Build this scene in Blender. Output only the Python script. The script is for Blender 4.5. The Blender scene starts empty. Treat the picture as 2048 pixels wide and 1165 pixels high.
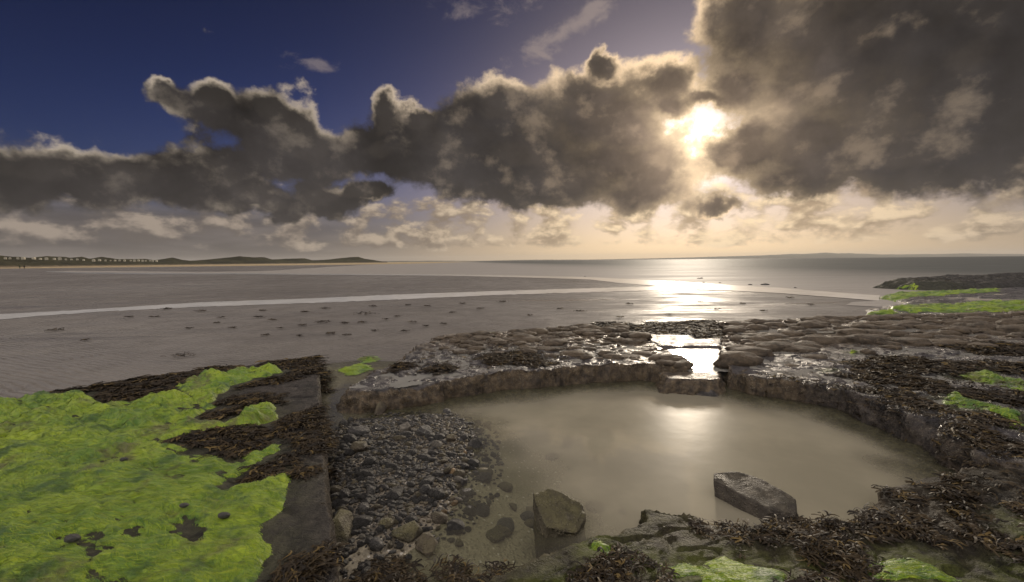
import bpy, bmesh, math, random
import numpy as np
from mathutils import Vector, Matrix

scene = bpy.context.scene
COL = scene.collection
R = math.radians

# ------------------------------------------------------------------ camera
cam_data = bpy.data.cameras.new('camera')
cam_data.sensor_width = 36.0
cam_data.lens = 16.0
cam_data.clip_start = 0.05
cam_data.clip_end = 60000.0
cam = bpy.data.objects.new('camera', cam_data)
COL.objects.link(cam)
CAM_H = 1.6
cam.matrix_world = (Matrix.Translation((0, 0, CAM_H)) @ Matrix.Rotation(R(90 - 3.80), 4, 'X')
                    @ Matrix.Rotation(R(-0.56), 4, 'Z'))
scene.camera = cam

# ------------------------------------------------------------------ view
scene.view_settings.view_transform = 'Standard'
scene.view_settings.look = 'None'
scene.view_settings.gamma = 1.0
scene.view_settings.exposure = 0.12
scene.view_settings.use_curve_mapping = False
scene.render.engine = 'CYCLES'
scene.cycles.max_bounces = 6
scene.cycles.diffuse_bounces = 2
scene.cycles.glossy_bounces = 3
scene.cycles.transmission_bounces = 4
scene.cycles.volume_bounces = 0
scene.cycles.transparent_max_bounces = 6
scene.cycles.caustics_reflective = False
scene.cycles.caustics_refractive = False
scene.cycles.sample_clamp_indirect = 4.0
scene.cycles.sample_clamp_direct = 0.0

# ------------------------------------------------------------------ node shorthand
class Sk:
    """a node socket that understands + - * / so shaders read like formulas"""
    def __init__(s, t, k): s.t, s.k = t, k
    def __add__(s, o): return mth(s.t, 'ADD', s, o)
    def __radd__(s, o): return mth(s.t, 'ADD', o, s)
    def __sub__(s, o): return mth(s.t, 'SUBTRACT', s, o)
    def __rsub__(s, o): return mth(s.t, 'SUBTRACT', o, s)
    def __mul__(s, o): return mth(s.t, 'MULTIPLY', s, o)
    def __rmul__(s, o): return mth(s.t, 'MULTIPLY', o, s)
    def __truediv__(s, o): return mth(s.t, 'DIVIDE', s, o)
    def __pow__(s, o): return mth(s.t, 'POWER', s, o)

def plug(t, sock, v):
    if isinstance(v, Sk): t.links.new(v.k, sock)
    elif v is not None:
        if isinstance(v, (tuple, list)) and len(v) == 3 and sock.type == 'RGBA': v = (*v, 1)
        sock.default_value = v
def nd(t, kind, **kw):
    n = t.nodes.new(kind)
    for k, v in kw.items(): setattr(n, k, v)
    return n
def mth(t, op, a, b=None, c=None, clamp=False):
    n = nd(t, 'ShaderNodeMath', operation=op, use_clamp=clamp)
    for i, v in enumerate((a, b, c)):
        if v is not None: plug(t, n.inputs[i], v)
    return Sk(t, n.outputs[0])
def vth(t, op, a, b=None, c=None, scale=None):
    n = nd(t, 'ShaderNodeVectorMath', operation=op)
    for i, v in enumerate((a, b, c)):
        if v is not None: plug(t, n.inputs[i], v)
    if scale is not None: plug(t, n.inputs['Scale'], scale)
    return Sk(t, n.outputs['Value' if op in ('LENGTH', 'DOT_PRODUCT', 'DISTANCE') else 'Vector'])
def noise(t, vec, scale, detail=4.0, rough=0.55, dist=0.0, col=False, dims='3D', lac=2.0):
    n = nd(t, 'ShaderNodeTexNoise', noise_dimensions=dims)
    if vec is not None: plug(t, n.inputs['Vector'], vec)
    n.inputs['Scale'].default_value = scale; n.inputs['Detail'].default_value = detail
    n.inputs['Roughness'].default_value = rough; n.inputs['Distortion'].default_value = dist
    n.inputs['Lacunarity'].default_value = lac
    return Sk(t, n.outputs['Color' if col else 'Fac'])
def voro(t, vec, scale, feature='F1', out='Distance', rand=1.0):
    n = nd(t, 'ShaderNodeTexVoronoi', feature=feature)
    if vec is not None: plug(t, n.inputs['Vector'], vec)
    n.inputs['Scale'].default_value = scale; n.inputs['Randomness'].default_value = rand
    return Sk(t, n.outputs[out])
def sstep(t, v, a, b, lo=0.0, hi=1.0):
    n = nd(t, 'ShaderNodeMapRange', interpolation_type='SMOOTHSTEP')
    plug(t, n.inputs['Value'], v); n.inputs['From Min'].default_value = a; n.inputs['From Max'].default_value = b
    plug(t, n.inputs['To Min'], lo); plug(t, n.inputs['To Max'], hi)
    return Sk(t, n.outputs[0])
def lin(t, v, a, b, lo=0.0, hi=1.0):
    n = nd(t, 'ShaderNodeMapRange')
    plug(t, n.inputs['Value'], v); n.inputs['From Min'].default_value = a; n.inputs['From Max'].default_value = b
    plug(t, n.inputs['To Min'], lo); plug(t, n.inputs['To Max'], hi)
    return Sk(t, n.outputs[0])
def mix(t, f, a, b, blend='MIX'):
    n = nd(t, 'ShaderNodeMix', data_type='RGBA', blend_type=blend)
    plug(t, n.inputs[0], f); plug(t, n.inputs[6], a); plug(t, n.inputs[7], b)
    return Sk(t, n.outputs[2])
def combine(t, x, y, z):
    n = nd(t, 'ShaderNodeCombineXYZ')
    for i, v in enumerate((x, y, z)): plug(t, n.inputs[i], v)
    return Sk(t, n.outputs[0])
def split(t, v):
    n = nd(t, 'ShaderNodeSeparateXYZ'); plug(t, n.inputs[0], v)
    return [Sk(t, o) for o in n.outputs]
def mapping(t, v, loc=(0,0,0), rot=(0,0,0), scale=(1,1,1), kind='POINT'):
    n = nd(t, 'ShaderNodeMapping', vector_type=kind)
    plug(t, n.inputs[0], v); n.inputs['Location'].default_value = loc
    n.inputs['Rotation'].default_value = rot; n.inputs['Scale'].default_value = scale
    return Sk(t, n.outputs[0])
def cmul(t, c, f): return vth(t, 'SCALE', c, scale=f)
def cadd(t, a, b): return vth(t, 'ADD', a, b)

# ------------------------------------------------------------------ sky with clouds
SUN_AZ, SUN_EL = 21.2, 12.9
sun_dir = Vector((math.sin(R(SUN_AZ))*math.cos(R(SUN_EL)), math.cos(R(SUN_AZ))*math.cos(R(SUN_EL)), math.sin(R(SUN_EL))))
# cumulus masses: azimuth, elevation, half width, half height (degrees), tilt
BLOBS = [(-46.1, 7.9, 10.11, 3.34), (-51.9, 7.7, 6.12, 2.98), (-38.0, 8.0, 9.24, 3.14), (-33.1, 9.1, 6.53, 4.21), (-29.3, 6.7, 4.02, 2.23), (-35.9, 16.2, 2.5, 1.53), (-31.9, 15.9, 4.43, 2.66), (-25.6, 15.9, 5.6, 3.63), (-24.4, 12.5, 7.17, 4.86), (-27.2, 13.0, 5.62, 5.14), (-21.7, 7.3, 4.29, 2.25), (-26.7, 5.9, 3.48, 1.97), (-17.6, 8.0, 3.39, 1.5), (-14.5, 16.7, 2.31, 2.78), (-11.1, 16.6, 2.37, 1.63), (-15.2, 13.1, 6.91, 4.17), (-8.7, 13.4, 10.87, 5.23), (-1.3, 17.7, 7.99, 4.47), (1.8, 12.3, 17.94, 5.35), (10.3, 17.0, 11.32, 6.06), (11.5, 21.8, 2.82, 2.0), (18.3, 18.9, 5.08, 3.66), (13.9, 11.8, 11.09, 4.82), (6.7, 8.9, 14.72, 3.09), (16.2, 8.0, 6.02, 2.43), (27.0, 24.2, 6.65, 6.54), (35.9, 20.1, 12.0, 9.77), (45.1, 16.4, 9.75, 10.13), (25.7, 18.4, 4.73, 3.4), (32.9, 11.6, 9.82, 5.16), (42.2, 9.3, 11.22, 4.33), (31.6, 8.1, 4.96, 2.56), (51.7, 11.6, 7.09, 8.66), (27.3, 11.2, 5.37, 3.13), (26.8, 13.8, 3.44, 1.73), (25.4, 11.7, 2.93, 2.43), (22.4, 17.1, 3.94, 1.52), (19.2, 16.6, 3.29, 1.88), (17.8, 10.2, 3.94, 2.82), (14.4, 14.8, 5.5, 4.38), (16.2, 10.8, 5.43, 4.81), (26.1, 11.9, 4.24, 3.14), (23.9, 6.1, 3.91, 1.23)]
WISPS = [(6.7, 25.9, 7.19, 1.89, 25), (-23.1, 21.5, 3.41, 1.04, 0), (4.0, 23.6, 2.31, 0.45, -25), (9.7, 27.5, 4.12, 1.13, 20), (45.5, 19.7, 1.79, 0.81, 0), (-3.5, 28.4, 6.64, 1.8, 0)]


world = bpy.data.worlds.new('World'); scene.world = world
world.use_nodes = True
wt = world.node_tree; wt.nodes.clear()

grp = bpy.data.node_groups.new('cloud_field', 'ShaderNodeTree')
grp.interface.new_socket('Dir', in_out='INPUT', socket_type='NodeSocketVector')
grp.interface.new_socket('Field', in_out='OUTPUT', socket_type='NodeSocketFloat')
grp.interface.new_socket('Soft', in_out='OUTPUT', socket_type='NodeSocketFloat')
grp.interface.new_socket('Billow', in_out='OUTPUT', socket_type='NodeSocketFloat')
def build_field(t):
    gi = nd(t, 'NodeGroupInput'); go = nd(t, 'NodeGroupOutput')
    d = Sk(t, gi.outputs[0])
    # fluffy domain warp
    nz = noise(t, d, 8.0, 5.0, 0.60, col=True)
    wv = vth(t, 'SUBTRACT', nz, (0.5, 0.5, 0.5))
    dw = vth(t, 'MULTIPLY_ADD', wv, (0.105, 0.105, 0.105), d)
    x, y, z = split(t, dw)
    az = mth(t, 'ARCTAN2', x, y) * 57.2958
    el = mth(t, 'ARCSINE', z) * 57.2958
    p = combine(t, az, el, 0.0)
    f = None
    for i, (a, e, ra, re) in enumerate(BLOBS):
        v = vth(t, 'LENGTH', vth(t, 'MULTIPLY_ADD', p, (1/ra, 1/re, 0), (-a/ra, -e/re, 0)))
        if f is None: f = v
        else:
            n = nd(t, 'ShaderNodeMath', operation='SMOOTH_MIN')
            plug(t, n.inputs[0], f); plug(t, n.inputs[1], v); n.inputs[2].default_value = 0.40
            f = Sk(t, n.outputs[0])
            if i % 4 == 0: p = vth(t, 'MULTIPLY_ADD', f, (1e-7, 1e-7, 1e-7), p)   # keeps the masses evaluated one after the other
    f = 1.0 - f
    # the rest of the sky carries on with the same kind of broken cloud
    far = mth(t, 'MAXIMUM', sstep(t, mth(t, 'ABSOLUTE', az), 52, 66), sstep(t, el, 29, 40))
    rest = (noise(t, d, 2.6, 3.0, 0.5) - 0.47) * 4.0
    rest = rest - (1.0 - far) * 3.0
    f = mth(t, 'MAXIMUM', f, rest)
    # billows
    b1 = noise(t, mapping(t, d, scale=(1, 1, 1.25)), 15.0, 7.0, 0.60)
    bil = (b1 - 0.5)
    soft = f + bil * 0.45
    f = f + bil * 1.15
    t.links.new(f.k, go.inputs[0]); t.links.new(soft.k, go.inputs[1]); t.links.new(b1.k, go.inputs[2])
build_field(grp)

def build_world(t):
    tc = nd(t, 'ShaderNodeTexCoord')
    d = vth(t, 'NORMALIZE', Sk(t, tc.outputs['Generated']))
    x, y, z = split(t, d)
    el = mth(t, 'ARCSINE', z) * 57.2958
    cs = vth(t, 'DOT_PRODUCT', d, tuple(sun_dir))
    s = mth(t, 'ARCCOSINE', mth(t, 'MINIMUM', cs, 0.999999)) * 57.2958      # degrees from the sun
    near = mth(t, 'EXPONENT', s * (-1/9.0))
    wide = mth(t, 'EXPONENT', s * (-1/26.0))
    # clear air
    sky = nd(t, 'ShaderNodeTexSky', sky_type='NISHITA')
    sky.sun_disc = False; sky.sun_elevation = R(SUN_EL); sky.sun_rotation = R(SUN_AZ)
    sky.altitude = 0; sky.air_density = 1.0; sky.dust_density = 0.6; sky.ozone_density = 3.0
    gm = nd(t, 'ShaderNodeGamma'); plug(t, gm.inputs[0], cmul(t, Sk(t, sky.outputs[0]), 0.1)); gm.inputs[1].default_value = 1.35
    blue = vth(t, 'MULTIPLY', Sk(t, gm.outputs[0]), (0.085, 0.105, 0.23))
    up = sstep(t, el, 4, 34)
    blue = cmul(t, blue, lin(t, up, 0, 1, 1.5, 0.75))
    # hazy air towards the horizon, warm below the sun
    hz = mth(t, 'EXPONENT', mth(t, 'MAXIMUM', el, 0.0) / lin(t, wide, 0.08, 0.5, -3.6, -11.0))
    hcol = mix(t, sstep(t, wide, 0.03, 0.75), (0.15, 0.125, 0.115), (1.12, 0.79, 0.43))
    base = mix(t, mth(t, 'MINIMUM', hz * 0.95, 1.0), blue, hcol)
    base = cadd(t, base, cmul(t, mix(t, 0.0, (1.0, 0.80, 0.55), (1, 1, 1)), near * 0.35))
    # low rows of small cumulus over a grey haze bank
    az = mth(t, 'ARCTAN2', x, y) * 57.2958
    warm = sstep(t, wide, 0.04, 0.70)
    lowv = mapping(t, d, scale=(1, 1, 1.7))
    ln = noise(t, lowv, 15.0, 6.0, 0.56, dist=0.15)
    ln2 = noise(t, vth(t, 'ADD', lowv, (0.007, 0.003, 0.024)), 15.0, 4.0, 0.52, dist=0.15)
    bank = sstep(t, el, 7.5, 4.0) * lin(t, az, -8, -28, 0.0, 0.9)
    bank = mth(t, 'MULTIPLY', bank, 1.0, clamp=True)
    win = sstep(t, el, 0.3, 2.2) * (1.0 - sstep(t, el, 6.5, 10.5))
    thr = lin(t, win, 0, 1, 0.74, 0.41)
    la = mth(t, 'MULTIPLY', sstep(t, ln - thr, 0.0, 0.17), 0.92)
    lsh = sstep(t, (ln - ln2) * 4.0 + 0.33, 0.0, 1.0)
    ldark = mix(t, warm, (0.105, 0.090, 0.083), (0.42, 0.30, 0.185))
    llit = mix(t, warm, (0.33, 0.27, 0.22), (1.0, 0.76, 0.48))
    base = mix(t, bank, base, mix(t, sstep(t, noise(t, mapping(t, d, scale=(1, 1, 7)), 6.0, 3.0, 0.5), 0.35, 0.65), (0.088, 0.076, 0.072), (0.150, 0.128, 0.118)))
    base = mix(t, la, base, mix(t, lsh, ldark, llit))
    # thin wisps
    wn = noise(t, mapping(t, d, scale=(1, 1, 1.6)), 15.0, 7.0, 0.64, dist=0.3)
    p = combine(t, az, el, 0.0)
    wf = None
    for (a, e, ra, re, rot) in WISPS:
        v = 1.0 - vth(t, 'LENGTH', mapping(t, p, loc=(a, e, 0), rot=(0, 0, R(rot)), scale=(ra, re, 1), kind='TEXTURE'))
        wf = v if wf is None else mth(t, 'MAXIMUM', wf, v)
    wa = sstep(t, wf + (wn - 0.5) * 4.2 - 0.1, 0.0, 1.1) * 0.65
    base = mix(t, wa, base, mix(t, sstep(t, wide, 0.1, 0.6), (0.19, 0.16, 0.17), (0.34, 0.27, 0.24)))
    # the big cloud masses, lit from the sun's side
    g0 = nd(t, 'ShaderNodeGroup'); g0.node_tree = grp; plug(t, g0.inputs[0], d)
    tow = vth(t, 'NORMALIZE', vth(t, 'ADD', vth(t, 'SUBTRACT', tuple(sun_dir), d), (0, 0, 0.35)))
    d1 = vth(t, 'MULTIPLY_ADD', tow, (0.055, 0.055, 0.055), d)
    g1 = nd(t, 'ShaderNodeGroup'); g1.node_tree = grp; plug(t, g1.inputs[0], d1)
    f0 = Sk(t, g0.outputs[0]); s0 = Sk(t, g0.outputs[1]); s1 = Sk(t, g1.outputs[1]); b0 = Sk(t, g0.outputs[2]); b1 = Sk(t, g1.outputs[2])
    alpha = sstep(t, f0, -0.02, 0.30)
    deep = sstep(t, s0, 0.05, 0.52)
    sunward = sstep(t, s0 - s1, 0.03, 0.34)
    lit = mth(t, 'MULTIPLY', sunward, lin(t, deep, 0, 1, 1.0, 0.02))
    rim = mth(t, 'MULTIPLY', 1.0 - sstep(t, f0, 0.05, 0.45), 0.36)
    lit = mth(t, 'MINIMUM', lit + rim * sstep(t, s0 - s1, -0.12, 0.16), 1.0)
    tone = noise(t, d, 4.5, 6.0, 0.58)
    glow = mth(t, 'EXPONENT', s * (-1/11.0))
    core = mix(t, sstep(t, glow, 0.10, 0.85), (0.031, 0.0270, 0.0265), (0.195, 0.142, 0.102))
    core = cmul(t, core, lin(t, tone, 0.2, 0.8, -0.1, 2.2) * lin(t, b0, 0.2, 0.8, 0.70, 1.30))
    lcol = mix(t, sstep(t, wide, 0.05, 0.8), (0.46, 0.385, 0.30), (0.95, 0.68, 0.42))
    # cloud overhead and behind, out of view, brightened as fill light for the ground
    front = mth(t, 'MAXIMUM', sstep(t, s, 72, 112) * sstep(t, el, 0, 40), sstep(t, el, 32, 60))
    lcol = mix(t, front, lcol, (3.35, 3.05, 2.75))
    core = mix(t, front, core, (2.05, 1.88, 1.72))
    relief = mth(t, 'MULTIPLY', sstep(t, (b0 - b1) + (tone - 0.5) * 0.45, 0.0, 0.34), lin(t, deep, 0, 1, 0.50, 0.17))
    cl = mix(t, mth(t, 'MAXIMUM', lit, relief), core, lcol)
    thin = 1.0 - sstep(t, f0, 0.0, 0.75)
    cl = cadd(t, cl, cmul(t, mix(t, 0.0, (1.0, 0.74, 0.44), (1, 1, 1)), mth(t, 'EXPONENT', s * (-1/5.0)) * thin * 1.5))
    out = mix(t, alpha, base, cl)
    # the sun itself, burning through the gap
    hot = mth(t, 'EXPONENT', (s * s) * (-1/(2.0*2.3*2.3)))
    open_ = 1.0 - alpha * 0.985
    out = cadd(t, out, cmul(t, mix(t, 0.0, (1.0, 0.84, 0.56), (1, 1, 1)), hot * open_ * 3.2))
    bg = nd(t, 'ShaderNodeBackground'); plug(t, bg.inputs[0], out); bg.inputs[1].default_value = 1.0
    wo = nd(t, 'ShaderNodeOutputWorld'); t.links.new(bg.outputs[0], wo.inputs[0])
build_world(wt)
world.cycles.sampling_method = 'MANUAL'
world.cycles.sample_map_resolution = 512

# ------------------------------------------------------------------ sun
sl = bpy.data.lights.new('sun', 'SUN'); sl.energy = 1.4; sl.angle = R(5.0); sl.color = (1.0, 0.86, 0.68)
so = bpy.data.objects.new('sun', sl); COL.objects.link(so)
so.rotation_euler = (-sun_dir).to_track_quat('-Z', 'Y').to_euler()


# ================================================================== helpers
rng = np.random.default_rng(7)
random.seed(7)
_pt = np.random.default_rng(3).permutation(256); _pt = np.concatenate([_pt, _pt, _pt])
_g3 = np.random.default_rng(4).normal(size=(256, 3)); _g3 /= np.linalg.norm(_g3, axis=1)[:, None]
def pn(x, y, z=None):
    """gradient noise, about -1..1"""
    x = np.asarray(x, float); y = np.asarray(y, float)
    z = np.zeros_like(x) if z is None else np.asarray(z, float) + np.zeros_like(x)
    xi, yi, zi = np.floor(x), np.floor(y), np.floor(z)
    fx, fy, fz = x - xi, y - yi, z - zi
    xi = xi.astype(np.int64) & 255; yi = yi.astype(np.int64) & 255; zi = zi.astype(np.int64) & 255
    u, v, w = (f*f*f*(f*(f*6-15)+10) for f in (fx, fy, fz))
    out = 0
    for dx in (0, 1):
        for dy in (0, 1):
            for dz in (0, 1):
                h = _pt[_pt[_pt[(xi+dx) & 255] + ((yi+dy) & 255)] + ((zi+dz) & 255)]
                gr = _g3[h]
                d = gr[..., 0]*(fx-dx) + gr[..., 1]*(fy-dy) + gr[..., 2]*(fz-dz)
                out = out + d*(u if dx else 1-u)*(v if dy else 1-v)*(w if dz else 1-w)
    return out*1.6
def fbm(x, y, z=None, o=4, rough=0.5):
    a, s, t = 1.0, 0.0, 0.0
    x = np.asarray(x, float); y = np.asarray(y, float)
    for i in range(o):
        s = s + a*pn(x + 17.3*i, y - 9.1*i, None if z is None else z + 5.7*i); t += a
        x, y = x*2.03, y*2.03
        if z is not None: z = z*2.03
        a *= rough
    return s/t
def ss(v, a, b):
    t = np.clip((v-a)/(b-a), 0, 1); return t*t*(3-2*t)
def sdist(P, x, y):
    """signed distance to a polygon, positive inside"""
    P = np.asarray(P, float); x = np.asarray(x, float); y = np.asarray(y, float)
    d2 = np.full(x.shape, 1e18); ins = np.zeros(x.shape, bool)
    for i in range(len(P)):
        ax, ay = P[i]; bx, by = P[(i+1) % len(P)]
        ex, ey = bx-ax, by-ay
        t = np.clip(((x-ax)*ex + (y-ay)*ey)/(ex*ex+ey*ey+1e-12), 0, 1)
        d2 = np.minimum(d2, (x-ax-t*ex)**2 + (y-ay-t*ey)**2)
        c = ((ay > y) != (by > y)) & (x < (bx-ax)*(y-ay)/((by-ay) if by != ay else 1e-12) + ax)
        ins ^= c
    return np.where(ins, 1, -1)*np.sqrt(d2)
def np_mesh(name, V, Fq, mats=None, attrs=None, smooth=True):
    """mesh from numpy: V (n,3), Fq (m,4) or (m,3)"""
    me = bpy.data.meshes.new(name)
    V = np.ascontiguousarray(V, np.float32); Fq = np.ascontiguousarray(Fq, np.int32)
    k = Fq.shape[1]
    me.vertices.add(len(V)); me.vertices.foreach_set('co', V.ravel())
    me.loops.add(Fq.size); me.loops.foreach_set('vertex_index', Fq.ravel())
    me.polygons.add(len(Fq)); me.polygons.foreach_set('loop_start', np.arange(0, Fq.size, k, dtype=np.int32))
    me.update(calc_edges=True)
    me.polygons.foreach_set('use_smooth', np.full(len(Fq), smooth, bool))
    for an, av in (attrs or {}).items():
        a = me.attributes.new(an, 'FLOAT', 'POINT'); a.data.foreach_set('value', np.ascontiguousarray(av, np.float32))
    if mats is not None: me.materials.append(mats)
    return me
def link(name, me, parent=None, loc=None):
    o = bpy.data.objects.new(name, me); COL.objects.link(o)
    if parent is not None: o.parent = parent
    if loc is not None: o.location = loc
    return o
def tag(o, label=None, cat=None, group=None, kind=None):
    for k, v in (('label', label), ('category', cat), ('group', group), ('kind', kind)):
        if v is not None: o[k] = v
    return o
def grid_faces(nr, nc, keep):
    i = np.arange(nr*nc).reshape(nr, nc)
    f = np.stack([i[:-1, :-1], i[:-1, 1:], i[1:, 1:], i[1:, :-1]], -1)
    return f[keep]
def compact(V, Fq, attrs=None):
    used = np.unique(Fq); m = np.full(len(V), -1, np.int64); m[used] = np.arange(len(used))
    return V[used], m[Fq], {k: a[used] for k, a in (attrs or {}).items()}
def vnormals(V, Fq):
    a = V[Fq[:, 2]] - V[Fq[:, 0]]; b = V[Fq[:, 3]] - V[Fq[:, 1]]
    n = np.cross(a, b); N = np.zeros_like(V)
    for k in range(4): np.add.at(N, Fq[:, k], n)
    return N/(np.linalg.norm(N, axis=1)[:, None] + 1e-12)

# outlines on the ground, metres; the camera stands over the origin, the sea is towards +y
SLAB = [(-2.79, 6.5), (-3.27, 6.32), (-4.05, 5.82), (-4.7, 5.29), (-5.01, 4.85), (-5.24, 4.57), (-7.5, 3.3), (-6.5, 0.6), (-0.2, 0.6), (-0.62, 1.61), (-0.72, 1.84), (-1.03, 2.51), (-1.46, 3.49), (-1.95, 4.58)]
MID = [(-1.94, 4.96), (-1.9, 5.31), (-1.45, 5.51), (-1.0, 5.11), (-0.71, 5.3), (-0.16, 5.59), (0.47, 5.73), (1.15, 5.92), (1.78, 6.04), (2.09, 5.87), (2.29, 5.71), (2.38, 6.2), (2.4, 6.98), (2.37, 7.76), (2.31, 8.77), (2.45, 9.61), (1.89, 9.74), (1.1, 9.41), (0.34, 8.77), (-0.24, 8.62), (-0.92, 8.72), (-1.44, 8.41), (-1.64, 7.39), (-1.64, 6.54), (-1.74, 5.88), (-1.96, 5.47)]
RIGHT = [(2.61, 5.54), (2.78, 5.25), (3.03, 5.08), (3.37, 4.75), (3.38, 4.22), (3.36, 3.79), (3.24, 3.44), (3.15, 3.2), (3.15, 3.0), (3.36, 2.71), (8.0, 4.2), (16.0, 10.0), (16.0, 12.5), (12.88, 11.38), (10.61, 10.96), (8.53, 10.64), (6.51, 10.23), (5.2, 9.89), (4.62, 9.53), (3.6, 7.99), (3.08, 6.84), (2.82, 6.09)]
FORE = [(-0.41, 2.11), (-0.4, 2.33), (-0.27, 2.35), (0.09, 2.41), (0.36, 2.43), (0.6, 2.49), (0.69, 2.55), (0.73, 2.71), (0.84, 2.73), (1.1, 2.6), (1.22, 2.51), (1.42, 2.47), (1.83, 2.63), (2.1, 2.62), (2.28, 2.83), (2.5, 2.9), (2.86, 3.0), (3.17, 3.1), (3.48, 3.2), (3.84, 3.3), (6.5, 3.6), (6.5, 0.5), (-0.8, 0.5), (-0.69, 1.78)]
SILL = [(1.78, 5.82), (2.32, 5.88), (2.77, 5.86), (2.63, 5.41), (2.48, 5.24), (2.12, 5.21), (1.69, 5.33)]
APRON = [(1.87, 5.5), (2.23, 5.65), (2.68, 5.59), (2.55, 5.07), (2.36, 4.98), (2.12, 5.07), (1.86, 5.29)]
GAP = [(2.45, 7.11), (2.38, 5.94), (2.79, 5.93), (3.31, 7.19), (3.95, 8.74), (4.88, 10.08), (4.45, 10.71), (3.24, 10.62), (2.35, 10.1), (2.37, 9.03)]
BANK = [(-1.72, 4.12), (-1.62, 4.43), (-1.17, 4.62), (-0.66, 4.64), (-0.44, 4.28), (-0.39, 3.51), (-0.43, 3.07), (-0.45, 2.67), (-0.63, 2.39), (-0.81, 2.14), (-0.84, 2.14)]
REEF_GREEN = [(8.41, 11.69), (9.53, 12.77), (11.33, 14.34), (12.99, 16.0), (14.45, 18.18), (16.83, 19.94), (20.74, 21.49), (25.26, 22.39), (60.0, 30.0), (60.0, 11.0), (14.0, 10.5)]
REEF_DARK = [(18.24, 23.62), (20.08, 25.3), (23.78, 28.21), (26.18, 29.89), (30.28, 31.41), (37.6, 33.38), (70.0, 36.0), (60.0, 27.0), (24.85, 22.03), (20.42, 21.16), (19.1, 20.99)]
STREAM_UP = [(-18.8, 12.84), (-16.77, 14.83), (-16.19, 15.2), (-14.87, 16.35), (-12.86, 18.68), (-9.34, 19.98), (-5.46, 22.14), (-0.63, 23.98), (4.98, 25.7), (8.93, 26.52)]
STREAM_LO = [(-15.51, 10.57), (-15.08, 13.32), (-14.94, 14.02), (-13.93, 15.31), (-11.53, 16.73), (-8.32, 17.77), (-4.75, 19.2), (-0.56, 21.18), (4.36, 22.51), (7.92, 23.51), (9.79, 23.63)]
SHORE = [(15.68, 11.11), (12.94, 13.37), (11.07, 15.06), (11.97, 16.05), (13.13, 16.51), (12.95, 17.63), (12.07, 20.44), (10.65, 22.71), (9.79, 23.63), (8.93, 26.52), (7.21, 30.33), (6.35, 36.95), (1.23, 42.66), (-6.9, 50.79), (-20.14, 56.63), (-38.48, 66.91), (-58.41, 73.5), (-85.41, 89.06), (-116.81, 114.01), (-123.16, 127.02), (-61.55, 89.92), (-49.79, 90.07), (-51.59, 101.39), (-58.18, 128.2), (-72.64, 192.77), (-86.85, 300.53), (-71.97, 401.45)]
MID = [(-2.08,4.95),(-1.95,4.66),(-1.6,4.56),(-1.2,4.78),(-0.9,4.98),(-0.71,5.22),(-0.16,5.5),(0.47,5.66),(1.15,5.85),(1.7,5.9),(2.05,5.8),(2.3,5.75),(2.38,6.3),(2.4,7.0),(2.37,7.76),(2.31,8.77),(2.45,9.61),(1.89,9.74),(1.1,9.41),(0.34,8.77),(-0.24,8.62),(-0.92,8.72),(-1.44,8.41),(-1.64,7.39),(-1.66,6.54),(-1.8,5.88),(-2.05,5.4)]
ALGAE_POLYS = [[(-5.14, 4.48), (-4.84, 4.68), (-4.48, 4.79), (-4.04, 4.4), (-3.45, 4.56), (-3.82, 4.99), (-3.75, 5.55), (-3.14, 5.93), (-2.71, 5.51), (-2.95, 5.24), (-3.06, 5.02), (-3.0, 4.58), (-2.72, 4.17), (-2.75, 3.94), (-2.59, 3.81), (-2.42, 3.88), (-2.55, 4.17), (-2.23, 4.26), (-2.01, 3.88), (-2.11, 3.7), (-2.4, 3.58), (-2.57, 3.38), (-2.31, 3.27), (-1.97, 3.13), (-1.87, 3.3), (-1.72, 3.38), (-1.63, 3.06), (-1.71, 2.73), (-1.5, 2.91), (-1.38, 2.87), (-1.25, 2.55), (-1.2, 2.25), (-1.06, 2.05), (-1.05, 1.88), (-0.97, 1.73), (-1.0, 0.7), (-6.4, 0.7), (-7.2, 3.2)], [(0.35, 2.36), (0.47, 2.39), (0.62, 2.24), (0.75, 2.18), (0.87, 2.23), (0.99, 2.1), (0.96, 1.98), (0.69, 1.98), (0.68, 2.1), (0.48, 2.18), (0.36, 2.24)], [(1.68, 2.18), (1.84, 2.2), (2.01, 2.2), (2.08, 2.08), (2.1, 1.96), (1.66, 1.97), (1.53, 2.02)], [(0.02, 1.99), (0.14, 2.06), (0.29, 2.07), (0.28, 1.99)], [(2.77, 2.42), (2.88, 2.45), (2.67, 2.27), (2.66, 2.31)], [(0.77, 1.92), (0.92, 2.17), (1.07, 2.23), (1.21, 2.15), (1.32, 2.13), (1.33, 2.02), (1.26, 1.91)], [(2.28, 2.04), (2.46, 2.08), (2.32, 1.96), (2.21, 1.96)], [(1.23, 1.98), (1.37, 2.08), (1.49, 2.1), (1.59, 2.04), (1.47, 1.91)], [(5.05, 5.21), (5.65, 5.42), (5.72, 5.18), (5.73, 4.96), (5.31, 4.59), (5.21, 4.78), (5.15, 4.99)], [(4.13, 4.38), (4.43, 4.54), (4.63, 4.48), (4.42, 4.32), (4.47, 4.14), (4.58, 4.0), (4.17, 3.58), (4.25, 3.81), (4.24, 4.05), (4.03, 4.11)], [(5.86, 5.75), (5.92, 5.59), (5.75, 5.34), (5.62, 5.42)], [(3.85, 5.62), (4.01, 5.59), (3.79, 5.45)], [(3.98, 3.76), (4.29, 3.69), (4.05, 3.48)], [(4.95, 6.7), (5.21, 6.65), (4.89, 6.52)], [(-2.55, 6.72), (-2.43, 7.05), (-2.11, 6.76), (-2.28, 6.38)], [(-2.58, 7.42), (-2.27, 7.64), (-2.14, 7.36), (-2.4, 7.19)], [(-0.93, 8.42), (-0.38, 8.69), (-0.23, 8.15), (-0.74, 7.87)]]
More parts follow.
